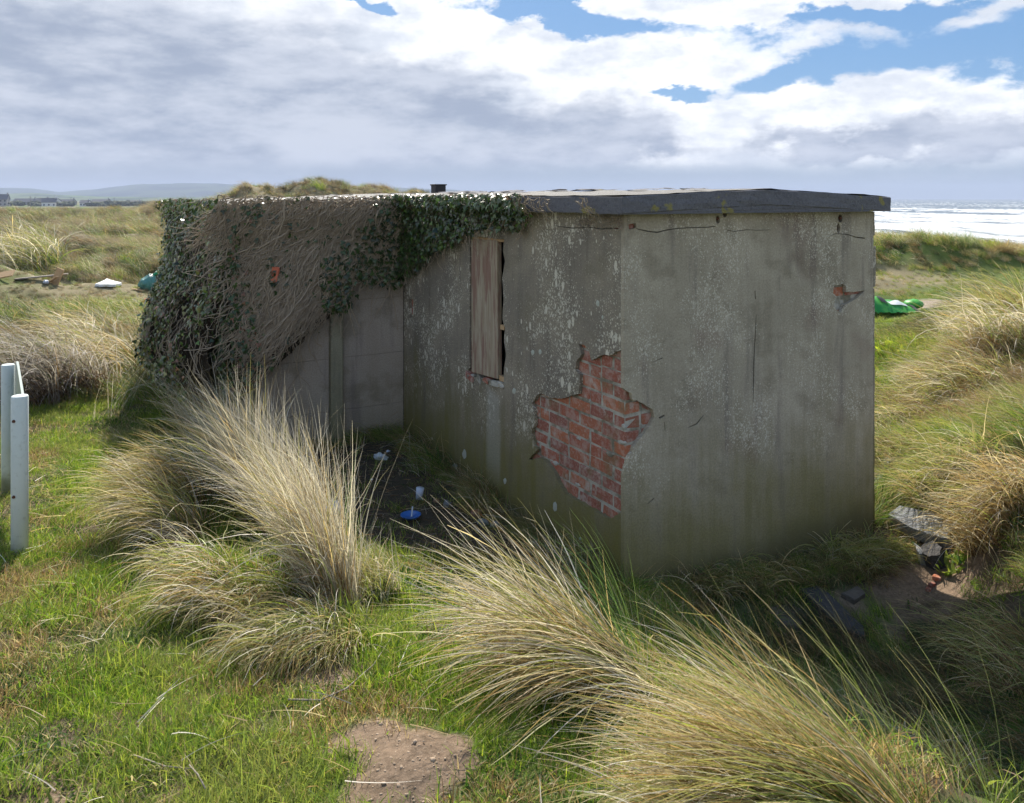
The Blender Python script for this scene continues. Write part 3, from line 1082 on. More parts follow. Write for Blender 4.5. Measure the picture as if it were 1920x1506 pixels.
# top sheet: gently lumpy felt
bm = bmesh.new()
NX, NY = 60, 110
gx = np.linspace(-WW - .06 + .012, GW + OH - .012, NX); gy = np.linspace(-OH + .012, TL + .038, NY)
grid = {}
for i, a in enumerate(gx):
    for j, b in enumerate(gy):
        nz = mnoise.noise(Vector((a * 3, b * 3, 1))) * .007 + mnoise.noise(Vector((a * 14, b * 9, 4))) * .004
        grid[i, j] = bm.verts.new((a, b, roof_top_z(a, b) + .005 + nz))
for i in range(NX - 1):
    for j in range(NY - 1):
        if gx[i] < -OH + .005 and gy[j] < SL - OH + .012: continue
        bm.faces.new((grid[i, j], grid[i + 1, j], grid[i + 1, j + 1], grid[i, j + 1]))
for v in [v for v in bm.verts if not v.link_faces]: bm.verts.remove(v)
bm_obj('roof_felt', bm, M_ROOF, roof, True)
# torn felt lying along the ridge
bm = bmesh.new()
for k_ in range(46):
    a = random.uniform(.5, 1.35) if random.random() < .75 else random.uniform(0, 2)
    b = random.uniform(.2, 6.6)
    zb = roof_top_z(a, b) + .006
    vs = []
    n_ = 7
    for i in range(n_):
        an = 2 * math.pi * i / n_
        rr_ = random.uniform(.03, .13)
        vs.append(bm.verts.new((a + math.cos(an) * rr_ * .7, b + math.sin(an) * rr_ * 1.6, zb + random.uniform(.0, .016))))
    ctr = bm.verts.new((a, b, zb + random.uniform(.008, .02)))
    for i in range(n_): bm.faces.new((vs[i], vs[(i + 1) % n_], ctr))
tf = bm_obj('torn_felt', bm, M_EDGE, roof)
tf['kind'] = 'stuff'
# vent stack on the roof
bm = bmesh.new()
vx, vy = None, None
for yy in np.arange(4, 6.7, .02):
    P_ = C0 + LV * yy + RV * .35
    if abs(960 + F * P_[0] / P_[1] - 822) < 2.5: vy = yy
vy = vy or 5.2
def roofpt(px, Yw):
    x = (px - 960) / F * Yw
    return to_local(x, Yw)
va, vb = roofpt(822, 9.0)
zb = roof_top_z(va, vb)
add_box(bm, (va, vb, zb + .055), (.13, .13, .10))
add_box(bm, (va, vb, zb + .108), (.15, .15, .014))
add_box(bm, (va, vb, zb + .007), (.18, .18, .012))
bmesh.ops.bevel(bm, geom=list(bm.edges), offset=.004, segments=1, affect='EDGES')
m_, t_ = material('tarred_metal')
finish(t_, t_.mix(t_.noise(t_.pos(), 30, 4, .6), (.012, .012, .014), (.05, .048, .05)), .6)
M_TAR = m_
bm_obj('vent_box', bm, M_TAR, roof)

# wing front: posts and cast panels ----------------------------------------
zw = lambda u: roof_top_z(-u, 0) - .097
def wing_panel(u0, u1, z0, z1, parent):
    bm_ = bmesh.new()
    vs = add_box(bm_, (-(u0 + u1) / 2, SL + .03, (z0 + z1) / 2), (u1 - u0, .05, z1 - z0))
    bmesh.ops.bevel(bm_, geom=list(bm_.edges), offset=.002, segments=1, affect='EDGES')
    return bm_obj('concrete_panel', bm_, M_PANEL, parent)


ww = empty('wing_wall'); ww.parent = ROOT
bays = [(.001, .557), (.663, 1.247)]
for (a, b) in bays:
    zc = [ZB, .32, .76, 1.24, 1.62, zw(.7)]
    for z0, z1 in zip(zc[:-1], zc[1:]):
        wing_panel(a, b, z0 + .0008, z1 - .0008, ww)
for (a, b) in ((.558, .662), (1.248, WW)):
    bm = bmesh.new()
    add_box(bm, (-(a + b) / 2, SL + .01, (ZB + zw(1)) / 2), (b - a, .13, zw(1.2) - ZB))
    bmesh.ops.bevel(bm, geom=list(bm.edges), offset=.008, segments=1, affect='EDGES')
    bm_obj('post', bm, M_POST, ww)

# window ---------------------------------------------------------------------
wf = empty('window'); wf.parent = ROOT
def side_pt(px, py, off=0.0):
    u, z = face_uv(px, py, 'side')
    return Vector((off, u, z))
def prism_on_side(name, quad, o0, o1, mat, parent, bev=.003):
    bm_ = bmesh.new()
    A_ = [bm_.verts.new(side_pt(a, b, o0)) for a, b in quad]
    B_ = [bm_.verts.new(side_pt(a, b, o1)) for a, b in quad]
    n_ = len(quad)
    bm_.faces.new(A_); bm_.faces.new(B_[::-1])
    for i in range(n_): bm_.faces.new((A_[i], A_[(i + 1) % n_], B_[(i + 1) % n_], B_[i]))
    bmesh.ops.recalc_face_normals(bm_, faces=bm_.faces)
    if bev: bmesh.ops.bevel(bm_, geom=list(bm_.edges), offset=bev, segments=1, affect='EDGES')
    return bm_obj(name, bm_, mat, parent)


board = prism_on_side('board', [(882.5, 448), (931, 451.5), (932, 711.5), (883, 698)], .004, .040, M_BOARD, wf)
prism_on_side('frame', [(881, 443), (944.5, 449.5), (944, 455), (882, 448)], .012, .07, M_FRAME, wf)
prism_on_side('frame', [(939, 455), (944, 456), (943.5, 466), (939, 464)], .022, .075, M_FRAME, wf, .001)
prism_on_side('frame', [(935, 609), (943, 611), (942.5, 620), (935, 618)], .010, .085, M_FRAME, wf, .001)
prism_on_side('frame', [(934, 704), (944, 708), (943, 717), (934, 714)], .008, .085, M_FRAME, wf, .001)
bm = bmesh.new()
for (px_, py_, sx_, sy_, sz_) in [(884, 708, .06, .10, .05), (897, 711, .05, .08, .045), (911, 715, .06, .09, .04), (927, 719, .05, .12, .035), (940, 722, .05, .07, .03), (878, 704, .04, .05, .05)]:
    q_ = side_pt(px_, py_, .022)
    add_box(bm, q_, (sx_, sy_, sz_), Matrix.Rotation(random.uniform(-.2, .2), 3, 'X'), .012)
bmesh.ops.bevel(bm, geom=list(bm.edges), offset=.006, segments=1, affect='EDGES')
bm_obj('sill', bm, M_MORTAR, wf)
for (a, b, c_, d_, zz_) in [(882, 706, .05, .11, .035), (914, 714, .05, .06, .03)]:
    bm = bmesh.new()
    add_box(bm, side_pt(a, b, .012), (c_, d_, zz_), Matrix.Rotation(.15, 3, 'X'), .008)
    bm_obj('sill_brick', bm, M_BRICK, wf)
# floor and dark lining inside, so the gap reads black
bm = bmesh.new()
add_box(bm, (GW / 2 + .05, SL / 2 + .5, -.1), (GW - .3, SL + 1.0, .02))
add_box(bm, (GW / 2 + .1, SL + 1.6, .95), (GW - .6, .02, 1.9))
add_box(bm, (GW - .16, SL / 2 + .7, .95), (.02, SL + .6, 1.9))
bm_obj('interior', bm, M_DARK, ROOT)

# rusty bolts under the slab
m_, t_ = material('rust')
p_ = t_.pos()
finish(t_, t_.mix(t_.noise(p_, 40, 5, .6), (.05, .025, .02), (.16, .06, .035)), .9, t_.bump(t_.noise(p_, 90, 4, .6), .8, .004))
M_RUST = m_
for (px_, py_, r_) in [(1360, 398, .012), (1346, 410, .010), (1430, 393, .008), (1576, 409, .011)]:
    u, z = face_uv(px_, py_, 'gable')
    bm = bmesh.new()
    add_tube(bm, [(u, .016, z), (u, .004, z), (u, -.004, z)], [r_, r_, r_ * .7], 8)
    bm_obj('bolt', bm, M_RUST, ROOT)
for (px_, py_, a_, b_) in [(1354, 412, .016, .035), (1571, 427, .013, .035)]:
    u, z = face_uv(px_, py_, 'gable')
    bm = bmesh.new()
    vs = [bm.verts.new((u + math.cos(i * .7) * a_ * random.uniform(.8, 1.1), .0125, z + math.sin(i * .7) * b_ * random.uniform(.8, 1.1))) for i in range(9)]
    bm.faces.new(vs)
    bm_obj('bracket_stain', bm, M_RUST, ROOT)
# round pale plaster dabs / lichen rosettes
m_, t_ = material('pale_lichen')
finish(t_, t_.mix(t_.noise(t_.pos(), 120, 4, .6), (.34, .36, .30), (.52, .53, .47)), .95)
M_LICH = m_
for (px_, py_, a_, b_) in [(1121, 569, 3.2, 6), (999, 661, 3, 5), (1013, 660, 3, 5), (964, 733, 3.3, 6), (853, 876, 5, 8), (871, 852, 4, 9), (947, 902, 3, 6), (1041, 950, 4.2, 9), (1130, 595, 2, 4), (1088, 1010, 2, 3)]:
    bm = bmesh.new()
    u0, z0 = face_uv(px_, py_, 'side')
    ring = []
    for i in range(14):
        an = 2 * math.pi * i / 14
        k_ = random.uniform(.85, 1.1)
        u, z = face_uv(px_ + math.cos(an) * a_ * k_, py_ + math.sin(an) * b_ * k_, 'side')
        ring.append(bm.verts.new((-.0012, u, z)))
    cc = bm.verts.new((-.004, u0, z0))
    for i in range(14): bm.faces.new((ring[i], ring[(i + 1) % 14], cc))
    bm_obj('lichen_spot', bm, M_LICH, side_skin)
# lumps of bedding mortar still clinging to the bricks
rr9 = random.Random(5)
for k_ in range(34):
    a = rr9.uniform(0.02, .95); b = rr9.uniform(.3, 1.35)
    inside = pt_in(sidep, a, b)
    edge = not all(pt_in(sidep, a + da, b + db) for da, db in ((.05, 0), (-.05, 0), (0, .05), (0, -.05)))
    if not inside or (not edge and rr9.random() < .5): continue
    bm = bmesh.new()
    sx_, sz_ = rr9.uniform(.012, .045), rr9.uniform(.008, .022)
    ring = []
    for i in range(11):
        an = 2 * math.pi * i / 11; k2 = rr9.uniform(.6, 1.25)
        ring.append((a + math.cos(an) * sx_ * k2, b + math.sin(an) * sz_ * k2))
    lo = [bm.verts.new((TH + .001, p_[0], p_[1])) for p_ in ring]
    hi = [bm.verts.new((TH - rr9.uniform(.004, .009), a + (p_[0] - a) * .7, b + (p_[1] - b) * .7)) for p_ in ring]
    cc = bm.verts.new((TH - .010, a, b))
    for i in range(11):
        bm.faces.new((lo[i], lo[(i + 1) % 11], hi[(i + 1) % 11], hi[i])); bm.faces.new((hi[i], hi[(i + 1) % 11], cc))
    bm_obj('mortar_residue', bm, M_MORTAR, side_skin)

# ------------------------------------------------------------------ grass
def grass_mat(name, tr, rough=.55, patch=True):
    m_, t_ = material(name)
    c_ = t_.attr('Col')
    if patch:
        p_ = t_.pos()
        n_ = t_.noise(p_, 1.3, 5, .6)
        c_ = t_.mix(t_.ss(n_, .46, .66) * .5, c_, t_.mix(.55, c_, (.42, .34, .18)))
        c_ = t_.mix(t_.ss(t_.noise(p_, 4.5, 3, .5), .5, .7) * .4, c_, t_.mix(.5, c_, (.05, .075, .015)))
    finish(t_, c_, rough, spec=.35, transl=tr, transl_col=t_.mix(1.0, c_, (1.35, 1.35, 1.05), 'MULTIPLY'))
    return m_


M_TURF = grass_mat('turf_blades', .42)
M_WILD = grass_mat('wild_blades', .40)
M_MARRAM = grass_mat('marram_blades', .38, .5, False)

GREEN = [(.16, .28, .025), (.23, .36, .035), (.09, .18, .018), (.30, .38, .05)]
BLUEG = [(.12, .21, .07), (.10, .18, .055), (.18, .26, .075)]
STRAW = [(.56, .43, .22), (.46, .33, .16), (.64, .53, .33), (.36, .24, .11)]
PALE = [(.69, .62, .53), (.55, .48, .40), (.76, .70, .61)]
BROWN = [(.25, .145, .07), (.15, .095, .05), (.32, .20, .10)]
YELL = [(.42, .44, .05), (.36, .42, .05)]
DARKG = [(.055, .085, .03), (.045, .065, .025), (.08, .10, .045)]
TAUPE = [(.34, .27, .20), (.27, .21, .155), (.42, .35, .27)]


def blades(n, root, length, heading, hjit, th0, th0j, th1, th1j, width, pal, K=7, pw=1.0, wig=0.05, g=None, tipmix=None, flat=0.0, locks=0, kink=0.2, head=False):
    """n curved ribbons.  root (n,3); angles are from the vertical; heading is the compass direction they lean to"""
    g = g or rng
    L = length if hasattr(length, '__len__') else length * (1.15 - .75 * g.uniform(0, 1, n) ** 1.5)
    H = (heading if hasattr(heading, '__len__') else np.full(n, heading)) + g.normal(0, hjit, n)
    a0 = th0 + g.normal(0, th0j, n)
    a1 = th1 + g.normal(0, th1j, n)
    if locks:
        nc = max(3, n // locks)
        # blades that stand together lie together: nearest of a few random lock centres
        cen_ = root[g.integers(0, n, nc), :2]
        cid = np.argmin(((root[:, None, :2] - cen_[None]) ** 2).sum(-1) + g.uniform(0, 2e-3, (n, nc)), 1)
        H = H + g.normal(0, .30, nc)[cid]
        a0 = a0 + g.normal(0, .10, nc)[cid]
        a1 = a1 + g.normal(0, .32, nc)[cid]
        L = L * g.uniform(.72, 1.15, nc)[cid]
    s_ = (np.arange(K) + .5) / K
    th_ = a0[:, None] + (a1 - a0)[:, None] * s_[None] ** pw
    if kink:
        kn = (g.random(n) < kink)[:, None] * (np.arange(K)[None] >= g.integers(2, max(3, K), n)[:, None])
        th_ = th_ + kn * g.normal(.2, .8, n)[:, None]
    Hs = H[:, None] + np.cumsum(g.normal(0, wig, (n, K)), 1)
    step = (L / K)[:, None]
    d = np.stack([np.sin(th_) * np.cos(Hs), np.sin(th_) * np.sin(Hs), np.cos(th_)], -1) * step[..., None]
    P = np.concatenate([np.zeros((n, 1, 3)), np.cumsum(d, 1)], 1) + root[:, None, :]
    ta = g.uniform(0, np.pi, n)
    side = np.stack([-np.sin(H) * np.cos(ta) , np.cos(H) * np.cos(ta), np.sin(ta) * .8], -1)
    side /= np.linalg.norm(side, axis=1)[:, None]
    wp = width * g.uniform(.6, 1.3, n)[:, None] * (1 - .9 * np.linspace(0, 1, K + 1)[None] ** 1.6)
    if head: wp = np.where(np.linspace(0, 1, K + 1)[None] > .76, width * 2.2 * (1.02 - np.linspace(0, 1, K + 1)[None]) / .24 + width * .3, width * .55) * np.ones((n, 1))
    A = P - side[:, None] * wp[..., None] * .5
    B = P + side[:, None] * wp[..., None] * .5
    V = np.stack([A, B], 2).reshape(-1, 3)
    b0 = (np.arange(n) * (K + 1) * 2)[:, None] + (np.arange(K) * 2)[None]
    Fc = np.stack([b0, b0 + 1, b0 + 3, b0 + 2], -1).reshape(-1, 4)
    pal = np.array(pal)
    c_ = pal[g.integers(0, len(pal), n)] * g.uniform(.6, 1.25, (n, 1))
    c_ = np.repeat(c_[:, None], K + 1, 1)
    if tipmix is not None:
        f_ = (np.linspace(0, 1, K + 1) ** 1.5)[None, :, None]
        c_ = c_ * (1 - f_) + np.array(tipmix) * f_
    c_ = np.repeat(c_[:, :, None], 2, 2).reshape(-1, 3)
    return V, Fc, c_


def merge(parts):
    V, F_, C_ = [], [], []
    o_ = 0
    for v, f_, c_ in parts:
        V.append(v); F_.append(f_ + o_); C_.append(c_); o_ += len(v)
    return np.concatenate(V), np.concatenate(F_), np.concatenate(C_)


def disc(n, r, g=None):
    g = g or rng
    a = g.uniform(0, 2 * np.pi, n); q = r * np.sqrt(g.uniform(0, 1, n))
    return np.stack([q * np.cos(a), q * np.sin(a), np.full(n, -.015)], 1)


HID = bpy.data.collections.new('grass_sources')      # sources for the instancing of stuff, not linked to the scene


def source_set(name, parts_list, mat):
    cc = bpy.data.collections.new(name)
    for i, parts in enumerate(parts_list):
        v, f_, c_ = merge(parts)
        me_ = mesh_np(name, v, f_, c_)
        me_.materials.append(mat)
        o_ = bpy.data.objects.new('%s_source_%02d' % (name, i), me_)
        cc.objects.link(o_)
    return cc


def instancer(name, coll, pts, rot, scl, idx, label):
    me_ = bpy.data.meshes.new(name)
    n_ = len(pts)
    me_.vertices.add(n_)
    me_.vertices.foreach_set('co', np.asarray(pts, np.float32).ravel())
    a = me_.attributes.new('rot', 'FLOAT_VECTOR', 'POINT'); a.data.foreach_set('vector', np.asarray(rot, np.float32).ravel())
    a = me_.attributes.new('scl', 'FLOAT', 'POINT'); a.data.foreach_set('value', np.asarray(scl, np.float32))
    a = me_.attributes.new('idx', 'INT', 'POINT'); a.data.foreach_set('value', np.asarray(idx, np.int32))
    o_ = link(name, me_)
    gt = bpy.data.node_groups.new(name, 'GeometryNodeTree')
    gt.interface.new_socket('Geometry', in_out='INPUT', socket_type='NodeSocketGeometry')
    gt.interface.new_socket('Geometry', in_out='OUTPUT', socket_type='NodeSocketGeometry')
    N = gt.nodes; Lk = gt.links
    gi = N.new('NodeGroupInput'); go = N.new('NodeGroupOutput')
    ci = N.new('GeometryNodeCollectionInfo'); ci.inputs['Collection'].default_value = coll
    ci.inputs['Separate Children'].default_value = True
    ci.inputs['Reset Children'].default_value = True
    ip = N.new('GeometryNodeInstanceOnPoints')
    ip.inputs['Pick Instance'].default_value = True
    def na(nm, ty):
        q = N.new('GeometryNodeInputNamedAttribute'); q.data_type = ty; q.inputs[0].default_value = nm
        return [s_ for s_ in q.outputs if s_.enabled][0]
    Lk.new(gi.outputs[0], ip.inputs['Points']); Lk.new(ci.outputs[0], ip.inputs['Instance'])
    Lk.new(na('idx', 'INT'), ip.inputs['Instance Index'])
    e2r = N.new('FunctionNodeEulerToRotation')
    Lk.new(na('rot', 'FLOAT_VECTOR'), e2r.inputs[0]); Lk.new(e2r.outputs[0], ip.inputs['Rotation'])
    Lk.new(na('scl', 'FLOAT'), ip.inputs['Scale'])
    Lk.new(ip.outputs[0], go.inputs[0])
    md = o_.modifiers.new('scatter', 'NODES'); md.node_group = gt
    tag(o_, label, name.replace('_', ' ').split()[-1], kind='stuff')
    return o_


PI = math.pi
WEST = PI          # wind blows everything to the left (heading angle in the xy plane)
g = np.random.default_rng(3)
# 0-3 green turf, 4-5 mixed, 6-7 dry turf
turf_sets = []
for k_ in range(8):
    r_ = .065
    if k_ < 4: mix = [(GREEN, 60), (STRAW, 6), (YELL, 3)]
    elif k_ < 6: mix = [(GREEN, 38), (STRAW, 22), (BROWN, 6)]
    else: mix = [(STRAW, 30), (BROWN, 18), (GREEN, 12)]
    parts = []
    for pal, n_ in mix:
        parts.append(blades(n_, disc(n_, r_, g), (.055 if pal is not STRAW else .05) * (1.25 if k_ == 3 else 1), g.uniform(0, 2 * PI, n_) if True else 0, 1.2, .25, .25, 1.0, .4, .0032, pal, K=3, g=g))
    turf_sets.append(parts)
for k_ in range(2):
    turf_sets.append([blades(70, disc(70, .07, g), .028, g.uniform(0, 6.28, 70), 1.5, .4, .3, 1.5, .3, .007, [(.05, .13, .02), (.07, .16, .025), (.035, .09, .018)], K=2, g=g, kink=0), blades(8, disc(8, .07, g), .05, 0, 3.0, .3, .3, 1.2, .3, .003, STRAW, K=3, g=g)])
TURF = source_set('turf_tuft', turf_sets, M_TURF)
# wild combed clumps: 0-1 green, 2-3 blue green + straw, 4-5 straw, 6 brown/pale, 7 bright green
wild_sets = []
mixes = [[(GREEN, 60), (STRAW, 25)], [(GREEN, 45), (BLUEG, 25), (STRAW, 25)], [(BLUEG, 45), (STRAW, 45)], [(BLUEG, 40), (GREEN, 20), (PALE, 30)],
         [(STRAW, 75), (BLUEG, 15), (BROWN, 10)], [(PALE, 40), (STRAW, 40), (BROWN, 15)], [(BROWN, 55), (STRAW, 30), (BLUEG, 10)], [(GREEN, 60), (YELL, 30)], [(DARKG, 80), (BROWN, 20)], [(BROWN, 60), (DARKG, 30), (STRAW, 8)], [(TAUPE, 80), (BROWN, 15), (BLUEG, 10)]]
for k_, mix in enumerate(mixes):
    parts = []
    for pal, n_ in mix:
        parts.append(blades(n_, disc(n_, .13, g),   .30, WEST, .8, .40, .3, 1.55, .45, .0050, pal, K=5, g=g))
    wild_sets.append(parts)
WILD = source_set('wild_tuft', wild_sets, M_WILD)


def scatter(n, ylo, yhi, pxlo=-300, pxhi=2250, power=1.0, g=rng):
    Yv = (ylo ** (power + 1) + g.uniform(0, 1, n) * (yhi ** (power + 1) - ylo ** (power + 1))) ** (1 / (power + 1))
    px = g.uniform(pxlo, pxhi, n)
    return (px - 960) / F * Yv, Yv


def ground_pts(x, y):
    z = height(x, y)
    e = .05
    gx_ = (height(x + e, y) - z) / e; gy_ = (height(x, y + e) - z) / e
    return z, gx_, gy_


# turf -------------------------------------------------------------
x, y = scatter(36000, 1.5, 9.0, power=.6, g=g)
lm = lawn_mask(x, y)
a_, b_ = to_local(x, y)
lit_right = sst(a_, .2, .8) * sst(y, 3.2, 3.8)
ok = (g.random(len(x)) < np.maximum(lm, .15)) & ~inside_building(x, y, .02) & (g.random(len(x)) > sst(sand_mask(x, y), .3, .6)) & (g.random(len(x)) > yard_mask(x, y) * .93)
x, y = x[ok], y[ok]
z, gx_, gy_ = ground_pts(x, y)
dry = fbm(x / .45 + 9, y / .45 + 3, 4) + .15 * (fbm(x / .08, y / .08, 2) - .5)
idx = np.where(dry > .66, g.integers(6, 8, len(x)), np.where(dry > .56, g.integers(4, 6, len(x)), g.integers(0, 4, len(x))))
mossy = fbm(x / .33 + 60, y / .33, 3)
idx = np.where((mossy < .42) & (g.random(len(x)) < .8), g.integers(8, 10, len(x)), idx)
instancer('short_turf', TURF, np.stack([x, y, z], 1), np.stack([gy_ * .8, -gx_ * .8, g.uniform(0, 6.28, len(x))], 1), g.uniform(.5, 1.35, len(x)) * (.55 + 1.1 * fbm(x / .3, y / .3, 3)), idx,
          'short green and yellow turf around the posts and in the foreground')

# wild grass ---------------------------------------------------------
X_, Y_, S_, I_ = [], [], [], []
def wild(n, ylo, yhi, sc_, power, pxlo=-300, pxhi=2250, prob=None):
    x, y = scatter(n, ylo, yhi, pxlo, pxhi, power, g)
    k_ = (g.random(len(x)) > lawn_mask(x, y) * .995) & ~inside_building(x, y, .05) & (g.random(len(x)) > sst(sand_mask(x, y), .2, .5)) & (g.random(len(x)) > yard_mask(x, y) * .96) & (shore(x, y) < 9)
    a, b = to_local(x, y)
    shaded_dip = (a > -.05) & (a < 3.4) & (b < 0) & (b > -2.4)
    k_ &= ~(shaded_dip & (g.random(len(x)) < .45 + .45 * fbm(x / .5, y / .5, 2)))
    # keep clear of the walls where the blades would poke through
    x, y = x[k_], y[k_]
    sc_ = sc_ * (1 - .72 * sst(x, 4.5, 6) * sst(y, 10.5, 12.5) * (1 - sst(y, 20.0, 22.5)))
    sc_ = sc_ * (1 - .7 * sst(-x, 5.5, 6.5) * sst(y, 13.5, 16.5) * (1 - sst(y, 19.5, 21)))
    X_.append(x); Y_.append(y); S_.append(np.full(len(x), 1.0) * sc_ * g.uniform(.6, 1.25, len(x)) * (.7 + .7 * fbm(x / 1.3, y / 1.1, 3)))
    d1 = fbm(x / 2.0 + 20, y / 1.6, 4) + .25 * (fbm(x / .3, y / .3, 2) - .5)
    far_ = sst(np.sqrt(x * x + y * y), 14, 26)
    d1 = d1 + far_ * .0
    i_ = np.where(d1 < .46, g.integers(0, 2, len(x)), np.where(d1 < .55, g.integers(1, 4, len(x)), np.where(d1 < .64, g.integers(3, 6, len(x)), g.integers(4, 7, len(x)))))
    i_ = np.where((y > 15) & (x < 3) & (g.random(len(x)) < .85), g.choice([2, 10, 10, 6, 8, 1, 3, 9], len(x)), i_)
    i_ = np.where((x > 3) & (y > 4) & (y < 16) & (fbm(x / 1.2, y / .9, 3) > .47) & (g.random(len(x)) < .75), g.choice([0, 1, 7, 0], len(x)), i_)
    hol = fbm(x / 3.4 + 2, y / 2.4 + 30, 3)
    i_ = np.where((y > 16) & (hol < .47) & (g.random(len(x)) < .75), g.choice([8, 8, 9], len(x)), i_)
    i_ = np.where((y > 7) & (y <= 18) & (hol < .40) & (g.random(len(x)) < .5), 8, i_)
    i_ = np.where((y > 26) & (x < 2) & (hol > .5) & (g.random(len(x)) < .6), 10, i_)
    nearpath = (x > 4.5) & (y > 11) & (y < 21)
    i_ = np.where(nearpath & (g.random(len(x)) < .6), g.integers(0, 2, len(x)), i_)
    i_ = np.where((g.random(len(x)) < .05), 7, i_)
    a, b = to_local(x, y)
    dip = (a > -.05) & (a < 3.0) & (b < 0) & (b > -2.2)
    i_ = np.where(dip, g.choice([0, 8, 8, 9, 9], len(x)), i_)  # darker grass colours in the dip deepen its shade
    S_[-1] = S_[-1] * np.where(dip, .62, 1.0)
    I_.append(i_)


wild(9000, 2.4, 6.5, .75, 1.0)
wild(12000, 6.0, 13, .95, 1.0)
wild(14000, 12, 32, 1.35, .6)
wild(16000, 30, 85, 2.2, .3)
wild(11000, 80, 190, 2.7, .2, pxlo=-300, pxhi=1000)
# dune crests behind the roof
xx_ = g.uniform(-30, -6, 5000); yy_ = g.uniform(50, 68, 5000)
X_.append(xx_); Y_.append(yy_); S_.append(g.gamma(3, .18, 5000) + .35); I_.append(g.choice([2, 4, 10, 10, 6, 3, 5], 5000))
# the strip along the foot of the walls
for (p0, p1, n_) in (((.0, -.08), (GW, -.16), 170), ((-.12, 0), (-.12, SL), 110), ((-WW, SL - .15), (-.1, SL - .1), 60), ((GW + .1, 0), (GW + .12, 3), 120)):
    tt = g.uniform(0, 1, n_)
    a = p0[0] + (p1[0] - p0[0]) * tt + g.normal(0, .06, n_); b = p0[1] + (p1[1] - p0[1]) * tt + g.normal(0, .06, n_)
    kk_ = ~((a > -.03) & (b > -.03) & (b < SL)) & ~((b > SL - .06))
    a, b = a[kk_], b[kk_]
    xw = C0[0] + RV[0] * a + LV[0] * b; yw = C0[1] + RV[1] * a + LV[1] * b
    X_.append(xw); Y_.append(yw); S_.append(g.uniform(.25, .6, len(a))); I_.append(g.choice([0, 1, 2, 6, 0], len(a)))
x = np.concatenate(X_); y = np.concatenate(Y_); sc_ = np.concatenate(S_); idx = np.concatenate(I_)
# bright dune plants on the right hand bank
z, gx_, gy_ = ground_pts(x, y)
swirl = (fbm(x / 3.1, y / 2.3, 2) - .5) * 3.4 + g.normal(0, .35, len(x))
a, b = to_local(x, y)
near_wall = (a > GW) & (a < GW + .5) & (b > -.5)
swirl = np.where(near_wall, g.uniform(2.2, 3.6, len(x)), swirl)       # away from the wall
near_wall = (a > -.4) & (a < 0) & (b < SL)
swirl = np.where(near_wall, g.uniform(-.4, .8, len(x)), swirl)
near_wall = (b > -.45) & (b < 0) & (a < GW + .1)
swirl = np.where(near_wall, g.uniform(.2, 1.8, len(x)), swirl)
instancer('dune_grass', WILD, np.stack([x, y, z], 1), np.stack([gy_ * .5, -gx_ * .5, swirl], 1), sc_, idx, 'matted wind combed dune grass covering the banks and hollows')


# countable big tussocks --------------------------------------------------
def tussock(label, roots, groups, name='marram_tussock', dark=1.0):
    """roots: list of (px,py,radius,weight) where the clump stands; groups: list of dicts of blade settings"""
    cen = [on_ground(a, b) for a, b, _, _ in roots]
    base = cen[0]
    wts = np.array([r_[3] for r_ in roots], float); wts /= wts.sum()
    parts = []
    for gd in groups:
        n_ = gd['n']
        pick = g.choice(len(roots), n_, p=wts)
        rr_ = np.array([roots[i][2] for i in range(len(roots))])[pick]
        a = g.uniform(0, 6.283, n_); q = rr_ * np.sqrt(g.uniform(0, 1, n_))
        X0 = np.array([c_.x for c_ in cen])[pick] + q * np.cos(a)
        Y0 = np.array([c_.y for c_ in cen])[pick] + q * np.sin(a)
        Z0 = height(X0, Y0) - .02
        rt = np.stack([X0 - base.x, Y0 - base.y, Z0 - base.z], 1)
        kw = {k2: v2 for k2, v2 in gd.items() if k2 != 'n'}
        if n_ > 250: kw['locks'] = 16; kw['width'] = kw['width'] * 1.45
        parts.append(blades(n_, rt, g=g, **kw))
    v, f_, c_ = merge(parts)
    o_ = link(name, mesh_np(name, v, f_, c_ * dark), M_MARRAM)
    o_.location = base
    return tag(o_, label, 'grass tussock', 'marram grass tussocks')


def set_std(n, L, lean0, lean1, green=.3, h=WEST, hj=.3, w=.0042, brown=.15, pale=.25, pw=1.0, K=8):
    st = 1 - green - brown - pale
    n = int(n * .78)
    common = dict(heading=h, hjit=hj, th0=lean0, th0j=.16, th1=lean1, th1j=.25, K=K, pw=pw, wig=.05)
    out = []
    if st > 0: out.append(dict(n=int(n * st), length=L, width=w, pal=STRAW, **common))
    if pale: out.append(dict(n=int(n * pale), length=L * 1.05, width=w, pal=PALE, **common))
    if green: out.append(dict(n=int(n * green), length=L * 1.02, width=w, pal=BLUEG + GREEN[:2], **common, tipmix=(.50, .43, .17)))
    out.append(dict(n=max(3, n // 90), length=L * 1.0, width=w * .9, pal=STRAW, head=True, **{**common, 'th1': lean1 * .6, 'th0': lean0 * .6}))
    if brown: out.append(dict(n=int(n * brown), length=L * .6, width=w, pal=BROWN, **{**common, 'hjit': .9, 'th1j': .5}))
    return out


